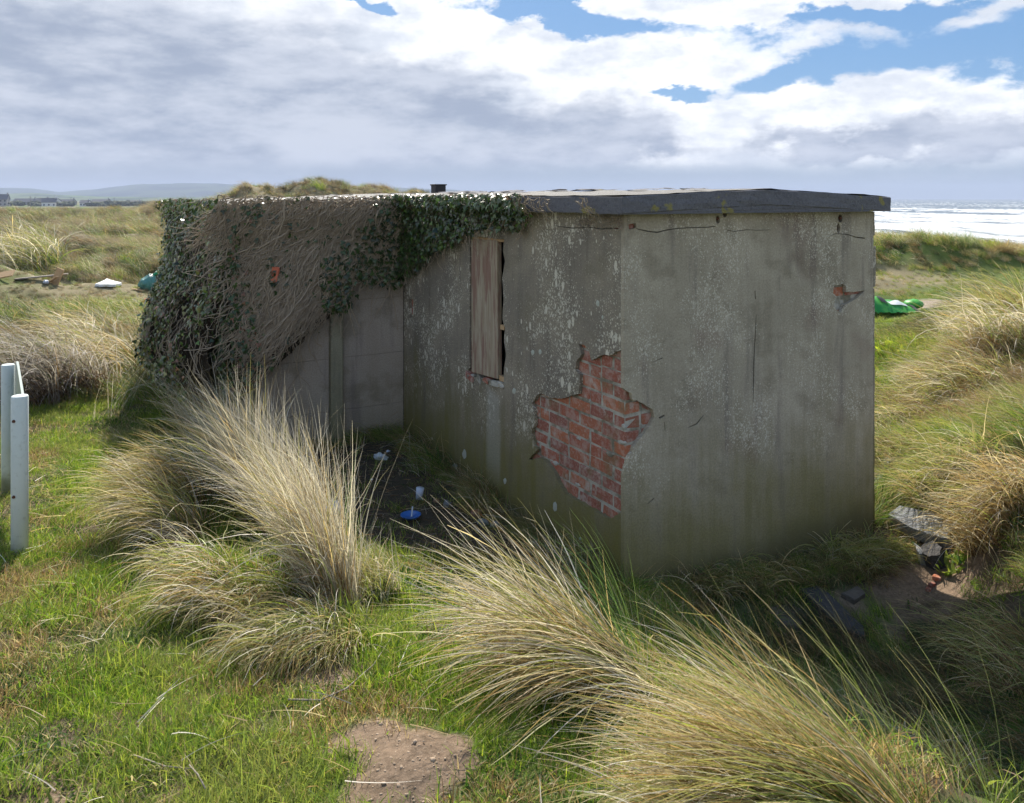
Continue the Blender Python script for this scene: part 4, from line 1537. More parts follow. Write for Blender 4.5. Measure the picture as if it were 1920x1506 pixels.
# T1: the big pale one, standing up and bowed to the left
tussock('tallest pale straw tussock on the yard edge, blades standing up against the dark wing wall',
        [(640, 1150, .08, 1.6), (595, 1090, .10, 2.2), (545, 1020, .12, 2.6), (490, 950, .13, 2.6), (440, 890, .14, 2.6), (390, 850, .15, 2)],
        set_std(7000, .70, .18, .95, .10, WEST - .1, .66, .0040, .14, .60, 1.2) +
        [dict(n=240, length=.60, heading=WEST - .6, hjit=.8, th0=.05, th0j=.13, th1=.45, th1j=.35, width=.0046, pal=PALE, K=8, pw=1.6, wig=.12)])
tussock('thin upright green stems at the right tip of the tallest pale tussock',
        [(655, 1130, .05, 1), (640, 1090, .07, 1)],
        [dict(n=90, length=.62, heading=WEST, hjit=1.3, th0=.05, th0j=.16, th1=.2, th1j=.35, width=.0042, pal=PALE + BLUEG, K=8, wig=.15)])
tussock('rounded brown and green tussock left of the tallest pale one, drooping to the left',
        [(340, 1010, .13, 2), (300, 960, .14, 2), (360, 930, .12, 1)],
        set_std(4400, .46, .2, 1.9, .34, WEST + .15, .4, .0038, .14, .2, 1.2))
tussock('small mossy hummock of drooping dry grass below the tallest tussock',
        [(400, 1110, .14, 1), (450, 1140, .12, 1), (360, 1070, .12, 1)],
        set_std(2600, .30, .3, 2.2, .35, WEST + .4, .7, .0034, .2, .15))
tussock('green and straw grass hummock between the tallest tussock and the bare sand hollow',
        [(590, 1190, .14, 1), (520, 1200, .14, 1), (640, 1210, .10, 1), (500, 1130, .12, 1)],
        set_std(3200, .27, .3, 2.3, .5, WEST + .9, .8, .0034, .15, .12))
tussock('low pale green grass mound on the shadow edge of the yard',
        [(690, 1130, .10, 2), (720, 1110, .09, 2)],
        set_std(1500, .26, .1, 1.3, .55, WEST + .2, .9, .0034, .1, .25))
# T2
tussock('wide straw and green tussock swept left in front of the near corner of the building',
        [(1205, 1290, .05, 3), (1150, 1265, .08, 3), (1090, 1240, .10, 2.4), (1030, 1215, .09, 1.2)],
        set_std(1900, .60, .66, 1.66, .26, WEST - .02, .24, .0036, .06, .28, .8) + set_std(800, .26, .6, 2.0, .2, WEST, .5, .0034, .25, .25))
tussock('few long green stems rising beside the near corner of the building',
        [(1200, 1275, .04, 1)],
        [dict(n=34, length=.55, heading=WEST, hjit=.35, th0=.1, th0j=.12, th1=.75, th1j=.2, width=.0042, pal=BLUEG, K=8, wig=.03)])
# T3
tussock('largest straw and green tussock at the bottom right, swept left over the shaded dip',
        [(1700, 1570, .08, 3), (1640, 1560, .10, 3), (1570, 1550, .10, 2.5), (1500, 1500, .08, 1.8)],
        set_std(2100, .56, .66, 1.62, .36, WEST - .30, .27, .0029, .05, .14, .8) + set_std(1200, .34, .8, 2.0, .25, WEST, .4, .0030, .25, .2))
tussock('loose green stems at the right end of the largest foreground tussock',
        [(1720, 1520, .07, 2), (1860, 1590, .07, 2)],
        [dict(n=60, length=.50, heading=WEST - .3, hjit=.3, th0=.15, th0j=.14, th1=.9, th1j=.25, width=.0034, pal=BLUEG + GREEN[:1], K=8, wig=.03, tipmix=(.4, .36, .18))])
tussock('straw tussock lying along the bottom edge, right of the molehill',
        [(1400, 1570, .10, 2), (1490, 1560, .12, 2), (1330, 1550, .06, 1)],
        set_std(1500, .36, .6, 2.0, .3, WEST, .5, .0028, .15, .25))
# L0
tussock('big dark hearted straw tussock at the left, behind the sign posts',
        [(60, 740, .38, 3), (130, 720, .36, 3), (-40, 720, .40, 2), (180, 740, .25, 1)],
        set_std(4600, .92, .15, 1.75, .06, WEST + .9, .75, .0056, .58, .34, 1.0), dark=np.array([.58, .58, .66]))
tussock('flattened brown straw tussock behind the sign, left of the ivy',
        [(215, 690, .40, 2), (170, 640, .40, 1)],
        set_std(2600, .80, .5, 1.9, .15, WEST + .2, .8, .006, .25, .3))
tussock('grey green tussock at the left edge behind the debris',
        [(60, 505, .9, 1)], set_std(1500, 1.5, .2, 1.7, .5, WEST + .2, .9, .014, .1, .3))
tussock('tall sparse pale stems standing right of the sign posts',
        [(225, 770, .10, 1), (200, 790, .14, 1)],
        [dict(n=60, length=.62, heading=WEST + PI, hjit=.6, th0=.25, th0j=.2, th1=.9, th1j=.3, width=.006, pal=PALE + BLUEG, K=7, wig=.05)])
# right bank
tussock('pale bleached straw tussock high on the right bank above the path',
        [(1830, 650, .35, 1), (1890, 640, .35, 1)], set_std(1500, .7, .2, 1.8, .25, WEST + .2, .7, .0065, .15, .4))
tussock('dark topped tussock on the skyline of the right bank',
        [(1890, 620, .4, 1)], set_std(1300, .8, .1, 1.5, .35, WEST, .9, .008, .4, .05))
tussock('straw tussock flattened to the left halfway up the right bank',
        [(1850, 720, .28, 1), (1790, 735, .25, 1)], set_std(1500, .55, .7, 1.9, .35, WEST + .05, .6, .0055, .2, .2))
tussock('orange straw tussock by the right corner of the building',
        [(1760, 770, .22, 1), (1700, 800, .2, 1)], set_std(1500, .45, .6, 1.95, .45, WEST + .3, .7, .005, .1, .2))
tussock('green grass mound bulging from the lower right bank',
        [(1790, 900, .25, 2), (1730, 860, .2, 1)], set_std(2200, .40, .35, 1.9, .6, WEST + .6, .6, .0045, .05, .1))
tussock('golden straw tussock hanging over the slate slabs',
        [(1860, 990, .18, 1), (1910, 930, .2, 1)], set_std(1900, .48, .5, 1.9, .12, WEST + .35, .4, .0042, .25, .15))
tussock('shaded grass hump against the right end of the gable wall',
        [(1600, 1060, .13, 2), (1640, 1050, .11, 2), (1560, 1060, .08, 1)], set_std(1500, .30, .1, 2.0, .55, WEST + PI / 2, 1.6, .004, .25, .05))
tussock('shaded brown grass skirt at the foot of the gable wall',
        [(1400, 1090, .12, 2), (1330, 1110, .10, 2), (1450, 1080, .08, 1)], set_std(1400, .26, .3, 2.1, .15, WEST + PI / 2, .9, .0038, .5, .02))
tussock('dark shaded tussock on the far side of the dip at the right edge',
        [(1870, 1230, .16, 1), (1930, 1300, .16, 1)], set_std(1200, .40, .3, 1.9, .25, WEST - .1, .6, .0034, .6, .0))  # mostly brown blades, darkened to deepen the shade here
tussock('dry tuft in the shaded inner corner of the yard',
        [(790, 850, .2, 1), (700, 810, .22, 1)], set_std(700, .28, .3, 1.9, .1, WEST, 2.0, .004, .5, .1))

# yellow green succulent dune plants on the right bank and by the slates
def leafy_plant(label, px, py, n, size, pal, spread):
    c_ = on_ground(px, py)
    rt = disc(n, spread, g)
    rt[:, 2] = height(rt[:, 0] + c_.x, rt[:, 1] + c_.y) - c_.z + g.uniform(0, size * .5, n)
    v, f_, cc = blades(n, rt, size, 0, 3.0, .5, .4, 1.2, .4, size * .42, pal, K=3, g=g, kink=0)
    o_ = link('dune_plant', mesh_np('dune_plant', v, f_, cc), M_TURF)
    o_.location = c_
    return tag(o_, label, 'plant')


leafy_plant('yellow green leafy plant against the right corner of the gable', 1665, 668, 140, .16, YELL, .35)
leafy_plant('yellow green leafy plant half way up the right bank', 1745, 700, 120, .13, YELL, .24)
leafy_plant('yellow green leafy sprig in the middle of the right bank grass', 1800, 715, 60, .12, YELL, .2)
leafy_plant('yellow green sprig under the bleached tussock on the bank', 1785, 635, 50, .14, YELL, .3)
leafy_plant('bright green rosette of leaves beside the dark slate block', 1783, 1070, 46, .07, GREEN + [(.10, .26, .08)], .07)
leafy_plant('single bright green leaf sprig in the straw of the bottom tussock', 1178, 1385, 8, .035, [(.30, .50, .04)], .02)
leafy_plant('tiny green clover patch under the swept tussock', 965, 1300, 70, .03, [(.14, .28, .03)], .035)


def stem(label, pts, rad, mat, name='dry_stem', cat='stem'):
    bm_ = bmesh.new()
    w0 = Vector(pts[0])
    add_tube(bm_, [Vector(p_) - w0 for p_ in pts], rad, 5)
    o_ = bm_obj(name, bm_, mat, None, True)
    o_.location = w0
    return tag(o_, label, cat)


def ground_line(pxs, lift=.02):
    out = []
    for a, b in pxs:
        p_ = on_ground(a, b); p_.z += lift + random.uniform(0, .02)
        out.append(p_)
    return out


stem('long dry reed lying curved on the turf left of the bare hollow', ground_line([(540, 1325), (600, 1330), (650, 1315), (700, 1270), (735, 1215)]), [.003, .003, .003, .002, .001], M_GREYWOOD)
stem('pale dry stem lying across the turf above the bottom edge', ground_line([(250, 1435), (310, 1452), (365, 1460)]), [.002, .0025, .001], M_GREYWOOD)
stem('pale dry stem slanting out of the turf left of the molehill', ground_line([(355, 1455), (372, 1480), (385, 1510)]), [.002, .0025, .002], M_GREYWOOD)

# ------------------------------------------------------------------ ivy on the wing
m_, t_ = material('ivy_leaf')
c_ = t_.attr('Col'); p_ = t_.pos()
c_ = t_.mix(t_.ss(t_.noise(p_, 3, 4, .6), .5, .7) * .35, c_, t_.mix(.5, c_, (.10, .085, .03)))
finish(t_, c_, .30, spec=.6, transl=.18)
M_IVY = m_
m_, t_ = material('ivy_stem')
p_ = t_.pos()
finish(t_, t_.mix(t_.noise(p_, 25, 4, .6), (.20, .155, .11), (.50, .41, .31)), .8, spec=.25)
M_STEM = m_
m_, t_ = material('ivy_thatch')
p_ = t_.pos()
finish(t_, t_.mix(t_.noise(p_, 45, 5, .7), (.018, .013, .010), (.095, .072, .052)), .95, t_.bump(t_.noise(p_, 60, 5, .8), 1.0, .05), spec=.1)  # colour kept dark so gaps between the stems look deeply shaded
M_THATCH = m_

LEAF = np.array([(0, 0, 0), (.34, -.10, .02), (.56, .28, -.03), (.26, .42, .03), (0, 1.0, -.12), (-.26, .42, .03), (-.56, .28, -.03), (-.34, -.10, .02), (0, .38, .07)])
LF = np.array([(8, 0, 1), (8, 1, 2), (8, 2, 3), (8, 3, 4), (8, 4, 5), (8, 5, 6), (8, 6, 7), (8, 7, 0)])


def leaf_mesh(name, P, N, size, pal, gr):
    """ivy leaves at points P facing roughly N, hanging tip down"""
    n_ = len(P)
    N = N + gr.normal(0, .42, (n_, 3)); N /= np.linalg.norm(N, axis=1)[:, None]
    down = np.tile(np.array([0, 0, -1.0]), (n_, 1)) + gr.normal(0, .6, (n_, 3))
    down -= N * (down * N).sum(1)[:, None]; down /= np.linalg.norm(down, axis=1)[:, None]
    sd_ = np.cross(down, N)
    sz = (size * gr.uniform(.4, 1.45, n_))[:, None, None]
    V = P[:, None] + sz * (LEAF[None, :, 0:1] * sd_[:, None] + LEAF[None, :, 1:2] * down[:, None] + LEAF[None, :, 2:3] * N[:, None])
    Fc = LF[None] + (np.arange(n_) * 9)[:, None, None]
    pal = np.array(pal)
    c = pal[gr.integers(0, len(pal), n_)] * gr.uniform(.7, 1.3, (n_, 1))
    return V.reshape(-1, 3), Fc.reshape(-1, 3), np.repeat(c, 9, 0)


def stems_mesh(name, starts, dirs, nrm_fn, length, rad_, gr, K=9, wander=.38, sides=4):
    """thin woody stems wandering over a surface given by nrm_fn(a,b)->point; starts (n,2), dirs (n,) angle in the (a,b) sheet"""
    n_ = len(starts)
    L = length * gr.uniform(.5, 1.3, n_)
    an = dirs[:, None] + np.cumsum(gr.normal(0, wander, (n_, K)), 1) * .7
    st = (L / K)[:, None]
    ab = np.stack([np.cos(an) * st, np.sin(an) * st], -1)
    ab = np.concatenate([starts[:, None], starts[:, None] + np.cumsum(ab, 1)], 1)
    P = nrm_fn(ab[..., 0], ab[..., 1])                    # n,K+1,3
    ab[..., 1] = np.minimum(ab[..., 1], CZ - .03 + .05 * gr.random((n_, 1)))
    P = nrm_fn(ab[..., 0], ab[..., 1])
    lift = gr.uniform(0.0, 1.0, n_)[:, None]
    P = P + lift[..., None] * .03 * nrm_fn.normal + gr.normal(0, .006, P.shape)
    rr = (rad_ * gr.uniform(.5, 1.5, n_))[:, None] * (1 - .65 * np.linspace(0, 1, K + 1)[None])
    T = np.gradient(P, axis=1); T /= np.linalg.norm(T, axis=2)[..., None] + 1e-9
    A = np.cross(T, nrm_fn.normal); A /= np.linalg.norm(A, axis=2)[..., None] + 1e-9
    B = np.cross(T, A)
    V = []
    for q in range(sides):
        t0_ = 2 * np.pi * q / sides
        V.append(P + (A * np.cos(t0_) + B * np.sin(t0_)) * rr[..., None])
    V = np.stack(V, 2).reshape(-1, 3)
    base = (np.arange(n_) * (K + 1) * sides)[:, None, None] + (np.arange(K) * sides)[None, :, None]
    q = np.arange(sides)[None, None]
    Fc = np.stack([base + q, base + (q + 1) % sides, base + sides + (q + 1) % sides, base + sides + q], -1).reshape(-1, 4)
    return V, Fc


gi_ = np.random.default_rng(21)
IVY = empty('ivy', (C0[0], C0[1], 0), math.atan2(RV[1], RV[0]))
tag(IVY, 'old woody ivy smothering the wing wall, bare grey stems and dark green leaves', 'ivy')


class Sheet:
    def __init__(s_, fn, normal): s_.fn, s_.normal = fn, np.array(normal, float)
    def __call__(s_, a, b): return s_.fn(a, b)


def th_wing(u, z):       # ivy thickness on the wing front, u = distance left of the inner corner
    lower = 2.15 - 1.55 * sst(u, -.1, 1.5)         # lower limit of the growth
    body = sst(z, lower - .55, lower + .25)
    return (.035 + .10 * sst(u, .1, 1.3) + .035 * fbm(u * 5 + 3, z * 4, 3)) * (.35 + .65 * body) + .05 * sst(z, 1.7, 2.0)


def th_end(v, z):        # on the left end wall, v = distance behind the wing front
    bulge = np.exp(-((z - .82) / .52) ** 2) * np.exp(-((v - 1.5) / 1.7) ** 2)
    return .07 + .45 * bulge * (.75 + .5 * fbm(v * 2.2, z * 2.2 + 3, 3)) + .06 * (fbm(v * 7, z * 7, 2) - .5) + .06 * sst(z, 1.9, 2.05)


wing_sheet = Sheet(lambda u, z: np.stack([-u, SL - .055 - th_wing(u, z), z + 0 * u], -1), (0, -1, 0))
end_sheet = Sheet(lambda v, z: np.stack([-WW - th_end(v, z), SL - .1 + v, z + 0 * v], -1), (-1, 0, 0))
side_sheet = Sheet(lambda y, z: np.stack([-.02 - .05 * fbm(y * 6, z * 6, 2) - .075 * sst(z, CZ - .12, CZ - .04) , y + 0 * z, z + 0 * y], -1), (-1, 0, 0))
edge_sheet = Sheet(lambda u, z: np.stack([-u, SL - OH - .01 - .03 * fbm(u * 9, z * 9, 2), z + 0 * u], -1), (0, -1, 0))


def poly_uv(pxs, face): return [face_uv(a, b, face) for a, b in pxs]


def sample_poly(poly, n, gr, soft=0.0):
    P = np.array(poly); lo, hi = P.min(0), P.max(0)
    out = []
    while len(out) < n:
        c = gr.uniform(lo, hi, (n, 2))
        for a, b in c:
            if pt_in(poly, a + gr.normal(0, soft), b + gr.normal(0, soft)): out.append((a, b))
            if len(out) >= n: break
    return np.array(out)


POLY_WING = poly_uv([(392, 366), (757, 366), (757, 524), (720, 530), (668, 536), (640, 545), (612, 580), (575, 618), (530, 650), (490, 680), (455, 715), (440, 735)], 'wing')
POLY_WLEAF = poly_uv([(700, 366), (757, 366), (757, 522), (725, 532), (690, 525), (640, 520), (652, 555), (628, 585), (600, 575), (585, 530), (600, 480), (640, 455), (665, 425), (690, 400)], 'wing')
POLY_SIDE = poly_uv([(757, 366), (1012, 366), (1022, 382), (1020, 400), (992, 414), (985, 436), (968, 424), (950, 432), (905, 430), (884, 440), (862, 462), (838, 468), (812, 486), (800, 503), (775, 516), (757, 522)], 'side')

# backing thatch: closed-looking mats with depth
def mat_sheet(fn, u0, u1, z0fn, z1, nu, nz, name):
    us = np.linspace(u0, u1, nu); V = []
    for i, u in enumerate(us):
        zs = np.linspace(z0fn(u), z1, nz)
        V.append(fn(np.full(nz, u), zs))
    V = np.concatenate(V)
    V += gi_.normal(0, .008, V.shape)
    i_, j__ = np.meshgrid(np.arange(nu - 1), np.arange(nz - 1), indexing='ij')
    f_ = np.stack([i_ * nz + j__, i_ * nz + j__ + 1, (i_ + 1) * nz + j__ + 1, (i_ + 1) * nz + j__], -1).reshape(-1, 4)
    return V, f_


inner = lambda fn, k_: (lambda a, b: fn(a, b) - fn.normal * k_)
wl = lambda u: float(np.interp(u, [0, .42, .62, .95, 1.15, 1.34, 1.48], [1.42, 1.40, 1.18, 0.92, .76, .60, .40]))
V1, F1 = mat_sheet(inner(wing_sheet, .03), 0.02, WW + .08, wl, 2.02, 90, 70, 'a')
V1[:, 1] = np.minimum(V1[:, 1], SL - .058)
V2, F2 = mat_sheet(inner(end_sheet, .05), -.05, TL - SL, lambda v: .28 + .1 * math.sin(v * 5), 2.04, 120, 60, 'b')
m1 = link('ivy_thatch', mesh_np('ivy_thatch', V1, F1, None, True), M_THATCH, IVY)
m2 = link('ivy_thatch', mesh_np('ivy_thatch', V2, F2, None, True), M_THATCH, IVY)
m1['kind'] = 'stuff'; m2['kind'] = 'stuff'

# stems
VV, FF = [], []
def add_stems(res):
    global VV, FF
    o_ = sum(len(v) for v in VV)
    VV.append(res[0]); FF.append(res[1] + o_)


st = sample_poly(POLY_WING, 4600, gi_, .01)
# on the wing sheet u grows to the left: stems run down and to the left
dr = np.where(gi_.random(len(st)) < .93, gi_.normal(-PI / 2 + .52, .34, len(st)), gi_.uniform(0, 6.28, len(st)))
kp_ = np.array([pt_in(POLY_WING, a + .30 * math.cos(d), b + .30 * math.sin(d)) or (random.random() < .06) or b > 1.9 for (a, b), d in zip(st, dr)])
st, dr = st[kp_], dr[kp_]
add_stems(stems_mesh('s', st, dr, wing_sheet, .34, .0037, gi_, wander=.26))
st = sample_poly(POLY_WING, 420, gi_, .01)
st = st[np.array([pt_in(POLY_WING, a + .36, b - .52) for a, b in st])]
add_stems(stems_mesh('s', st, gi_.normal(-PI / 2 + .5, .28, len(st)), wing_sheet, .75, .0062, gi_, K=14, wander=.24, sides=5))
st = np.stack([gi_.uniform(-.05, TL - SL, 1000), gi_.uniform(.35, 2.02, 1000)], 1)
add_stems(stems_mesh('s', st, gi_.normal(-PI / 2, .9, len(st)), end_sheet, .34, .0028, gi_, wander=.28))
st = sample_poly(POLY_SIDE, 260, gi_, .02)
add_stems(stems_mesh('s', st, gi_.normal(-PI / 2, .6, len(st)), side_sheet, .22, .0024, gi_))
# bare stems hanging off the fascia right of the leaves, and a matted bundle by the corner crack
for (px_, py_) in [(1012, 372), (1018, 374), (1022, 373), (1030, 374), (1036, 373), (1046, 378), (1062, 382), (1120, 378), (1128, 376), (1134, 379), (1008, 371), (1003, 371)]:
    a, b = face_uv(px_, py_, 'side')
    k_ = 3
    add_stems(stems_mesh('s', np.array([[a, CZ - .0]] * k_) + gi_.normal(0, .01, (k_, 2)), gi_.normal(-PI / 2 - .1, .35, k_), side_sheet, .17, .0026, gi_))
st = np.stack(np.array([face_uv(gi_.uniform(1085, 1166), gi_.uniform(404, 426), 'side') for _ in range(70)]).T, 1)
add_stems(stems_mesh('s', st, gi_.normal(PI + .25, .3, len(st)), Sheet(lambda y, z: np.stack([-.008 - 0 * y, y, np.minimum(z, CZ - .10)], -1), (-.4, 0, 0)), .10, .0014, gi_, K=5))
# a few fine runners on the bare panel below
st = np.array([[1.00, .72], [.93, .66], [.86, .80], [1.08, .60], [.80, .88]])
add_stems(stems_mesh('s', st, gi_.normal(-PI / 2 + .1, .2, len(st)), Sheet(lambda u, z: np.stack([-u, SL - .0 + 0 * u, z], -1), (0, 0, 0.0001)), .55, .0022, gi_, K=12, wander=.25))
V_ = np.concatenate(VV); F_ = np.concatenate(FF)
o_ = link('stems', mesh_np('stems', V_, F_, None, True), M_STEM, IVY); o_['kind'] = 'stuff'

# leaves
DK = [(.040, .075, .020), (.055, .10, .025), (.028, .052, .018), (.065, .11, .025), (.06, .065, .025)]
LT = [(.10, .19, .03), (.15, .22, .045), (.22, .22, .06)]  # lighter greens, partly standing in for sunlit leaves
RD_ = [(.22, .10, .05), (.26, .15, .07), (.16, .09, .05)]
lv = []
def add_leaves(fn, ab, size, pal, out=.03):
    P = fn(ab[:, 0], ab[:, 1]) + fn.normal * gi_.uniform(-.25, 1.3, len(ab))[:, None] * out
    N = np.tile(fn.normal, (len(ab), 1)) + np.array([0, 0, .35])
    lv.append(leaf_mesh('l', P, N, np.full(len(ab), size), pal, gi_))


add_leaves(wing_sheet, sample_poly(POLY_WLEAF, 1500, gi_, .03), .036, DK)
q_ = sample_poly(POLY_WING, 900, gi_, .02)
q_ = q_[fbm(q_[:, 0] * 5 + 7, q_[:, 1] * 5, 3) > .56]
add_leaves(wing_sheet, q_, .030, DK)
add_leaves(side_sheet, sample_poly(POLY_SIDE, 3300, gi_, .012), .034, DK + DK + LT[:1], .04)
# fringe along the eaves, sunlight painted in by lighter leaf colours
n_ = 700
yy_ = gi_.uniform(1.05, SL, n_)
P = np.stack([-OH - .01 + gi_.normal(0, .02, n_), yy_, CZ + .0 + gi_.uniform(-.07, .03, n_)], 1)
lv.append(leaf_mesh('l', P, np.tile([-.3, -.2, 1.0], (n_, 1)), np.full(n_, .030), LT + DK[:2] + RD_[:2], gi_))
n_ = 620
uu_ = gi_.uniform(0, WW + .05, n_)
P = np.stack([-uu_, SL - OH - .005 + gi_.normal(0, .02, n_), roof_top_z(0, 0) - .04 * uu_ + gi_.uniform(-.05, .025, n_)], 1)
lv.append(leaf_mesh('l', P, np.tile([0, -.4, 1.0], (n_, 1)), np.full(n_, .022), RD_ + LT[:1] + STRAW[:2], gi_))
# left end wall: dense leaves with holes
q_ = np.stack([gi_.uniform(-.12, TL - SL + .1, 11000), gi_.uniform(.3, 2.08, 11000)], 1)
q_ = q_[fbm(q_[:, 0] * 3 + 1, q_[:, 1] * 3.2, 3) + .10 * (q_[:, 0] > 1.0) + .12 * (q_[:, 1] > 1.75) > .47]
add_leaves(end_sheet, q_, .037, DK + DK + LT + LT + RD_[:1], .07)
n_ = 1300
P = np.stack([-WW - .08 + gi_.normal(0, .05, n_), gi_.uniform(SL - .1, TL, n_), CZ - .08 + gi_.uniform(-.14, .07, n_)], 1)
lv.append(leaf_mesh('l', P, np.tile([-.7, -.2, .8], (n_, 1)), np.full(n_, .036), LT + RD_ + DK[:2], gi_))  # brighter palette paints sunlight on the leaves at the wall head
# corner wrap between front and end wall
n_ = 500
P = np.stack([-WW - .10 + gi_.normal(0, .04, n_), SL - .16 + gi_.normal(0, .04, n_), gi_.uniform(.5, 2.05, n_)], 1)
lv.append(leaf_mesh('l', P, np.tile([-.7, -.7, .3], (n_, 1)), np.full(n_, .032), DK, gi_))
q_ = np.stack([gi_.uniform(WW - .38, WW + .08, 1500), gi_.uniform(.55, 2.05, 1500)], 1)
q_ = q_[fbm(q_[:, 0] * 6, q_[:, 1] * 4, 3) + (q_[:, 0] - WW) * .4 > .42]
add_leaves(wing_sheet, q_, .032, DK + RD_[:1])
v_, f_, c_ = merge(lv)
o_ = link('leaves', mesh_np('leaves', v_, f_, c_), M_IVY, IVY); o_['kind'] = 'stuff'
tag(tag(bm_obj('ivy_scrap', (lambda b: (add_box(b, (0, 0, 0), (.045, .004, .10), None, .012), b)[1])(bmesh.new()), None)), 'torn orange red scrap caught in the bare ivy stems of the wing wall', 'scrap')
scr = bpy.data.objects['ivy_scrap']
m_, t_ = material('orange_plastic')
finish(t_, t_.mix(t_.noise(t_.pos(), 70, 3, .6), (.75, .16, .07), (.85, .32, .22)), .5, transl=.3)
M_ORANGE = m_
scr.data.materials.append(M_ORANGE)
u_s, z_s = face_uv(503, 510, 'wing')
lp_ = wing_sheet(np.array([u_s]), np.array([z_s]))[0] + np.array([0, -.035, 0])
scr.location = (C0[0] + RV[0] * lp_[0] + LV[0] * lp_[1], C0[1] + RV[1] * lp_[0] + LV[1] * lp_[1], lp_[2])
scr.rotation_euler = (.1, .15, ROOT.rotation_euler.z)

# ------------------------------------------------------------------ sign with two round posts
m_, t_ = material('grey_painted_post')
p_ = t_.obj()
c_ = t_.mix(t_.noise(p_, 6, 4, .6), (.54, .60, .59), (.64, .69, .67))
c_ = t_.mix(t_.ss(t_.noise(p_, 30, 4, .6), .55, .75) * .35, c_, (.25, .27, .22))
x_, y_, z_ = t_.sep(p_)
c_ = t_.mix(t_.ss(z_ + t_.noise(p_, 14, 4, .6) * .16, .17, .03) * .8, c_, (.16, .17, .08))
finish(t_, c_, .45, spec=.4)
M_PP = m_
m_, t_ = material('sign_panel')
x_, y_, z_ = t_.sep(t_.obj())
c_ = t_.mix(t_.noise(t_.obj(), 12, 3, .5), (.36, .42, .36), (.42, .46, .42))
finish(t_, c_, .35, spec=.5)
M_SP = m_
m_, t_ = material('sign_edge')
finish(t_, t_.mix(t_.ss(t_.noise(t_.obj(), 5, 3, .5), .48, .56), (.33, .34, .36), (.62, .33, .10)), .5)
M_SE = m_
SIGN = empty('information_sign')
pa = on_ground(37, 1042); pb = on_ground(15, 930)
SIGN.location = pa
tag(SIGN, 'low sign of a thin curved panel between two round grey posts on the turf', 'sign')
def post(c, r, h):
    bm_ = bmesh.new()
    pts = [(c.x, c.y, c.z - .25), (c.x, c.y, c.z + h * .5), (c.x, c.y, c.z + h - .006), (c.x, c.y, c.z + h)]
    add_tube(bm_, [Vector(q) - pa for q in pts], [r, r, r, r - .004], 32)
    o_ = bm_obj('post', bm_, M_PP, SIGN, False)
    for p__ in o_.data.polygons: p__.use_smooth = len(p__.vertices) == 4
    return o_


ha = (1042 - 743) / F * pa.y; hb = (930 - 684) / F * pb.y
post(pa, .039, ha); post(pb, .039, hb)
for hh_ in (.12, .5):
    bm = bmesh.new(); add_tube(bm, [(-.005, -.036, ha - hh_), (-.005, -.045, ha - hh_)], [.009, .007], 8); bm_obj('bolt', bm, M_RUST, SIGN)
# panel: from the rear of the far post to the near post; its top edge dips in a curve
A = Vector((pb.x + .055, pb.y - .0, 0)); B = Vector((pa.x - .02, pa.y + .06, 0))
bm = bmesh.new()
nn = 24
zt0 = pb.z + hb + .01; zt1 = pa.z + ha - .02
zb0 = pb.z + .32; zb1 = pa.z + .12
dirp = (B - A).normalized(); nrm = Vector((-dirp.y, dirp.x, 0))
rows = []
for i in range(nn + 1):
    f_ = i / nn
    q_ = A.lerp(B, f_)
    top = zt0 + (zt1 - zt0) * f_ + .05 * math.sin(min(f_ * 4, 1) * PI / 2) * (1 - f_)
    if i == 0: top -= .05
    bot = zb0 + (zb1 - zb0) * f_
    rows.append([q_ + nrm * .006 + Vector((0, 0, bot)), q_ + nrm * .006 + Vector((0, 0, top)), q_ - nrm * .006 + Vector((0, 0, top)), q_ - nrm * .006 + Vector((0, 0, bot))])
rv = [[bm.verts.new(v - pa) for v in r_] for r_ in rows]
for a, b in zip(rv[:-1], rv[1:]):
    for k_ in range(4): bm.faces.new((a[k_], a[(k_ + 1) % 4], b[(k_ + 1) % 4], b[k_]))
bm.faces.new(rv[0][::-1]); bm.faces.new(rv[-1])
bm_obj('panel', bm, M_SP, SIGN)
bm = bmesh.new()
c_e = B - pa
add_box(bm, (c_e.x + .001, c_e.y - .005, (zb1 + zt1) / 2 - pa.z - .03), (.016, .010, zt1 - zb1 - .10), None)
bm_obj('panel_edge', bm, M_SE, SIGN)

# ------------------------------------------------------------------ stones, boards, litter
m_, t_ = material('slate')
p_ = t_.pos()
c_ = t_.mix(t_.noise(p_, 9, 6, .65), (.11, .12, .135), (.27, .28, .285))
c_ = t_.mix(t_.ss(t_.noise(p_, 35, 4, .6), .58, .7) * .5, c_, (.42, .38, .28))
finish(t_, c_, .7, t_.bump(t_.noise(p_, 25, 6, .7), .9, .02), spec=.3)
M_SLATE = m_
m_, t_ = material('dark_slate')
finish(t_, t_.mix(t_.noise(t_.pos(), 30, 5, .65), (.03, .03, .033), (.09, .085, .085)), .8, t_.bump(t_.noise(t_.pos(), 40, 5, .7), .9, .02))
M_DSL = m_


m_, t_ = material('earthy_stone')
finish(t_, t_.mix(t_.noise(t_.pos(), 20, 5, .65), (.07, .058, .048), (.19, .16, .13)), .9, t_.bump(t_.noise(t_.pos(), 40, 5, .7), .8, .02))
M_EARTHY = m_


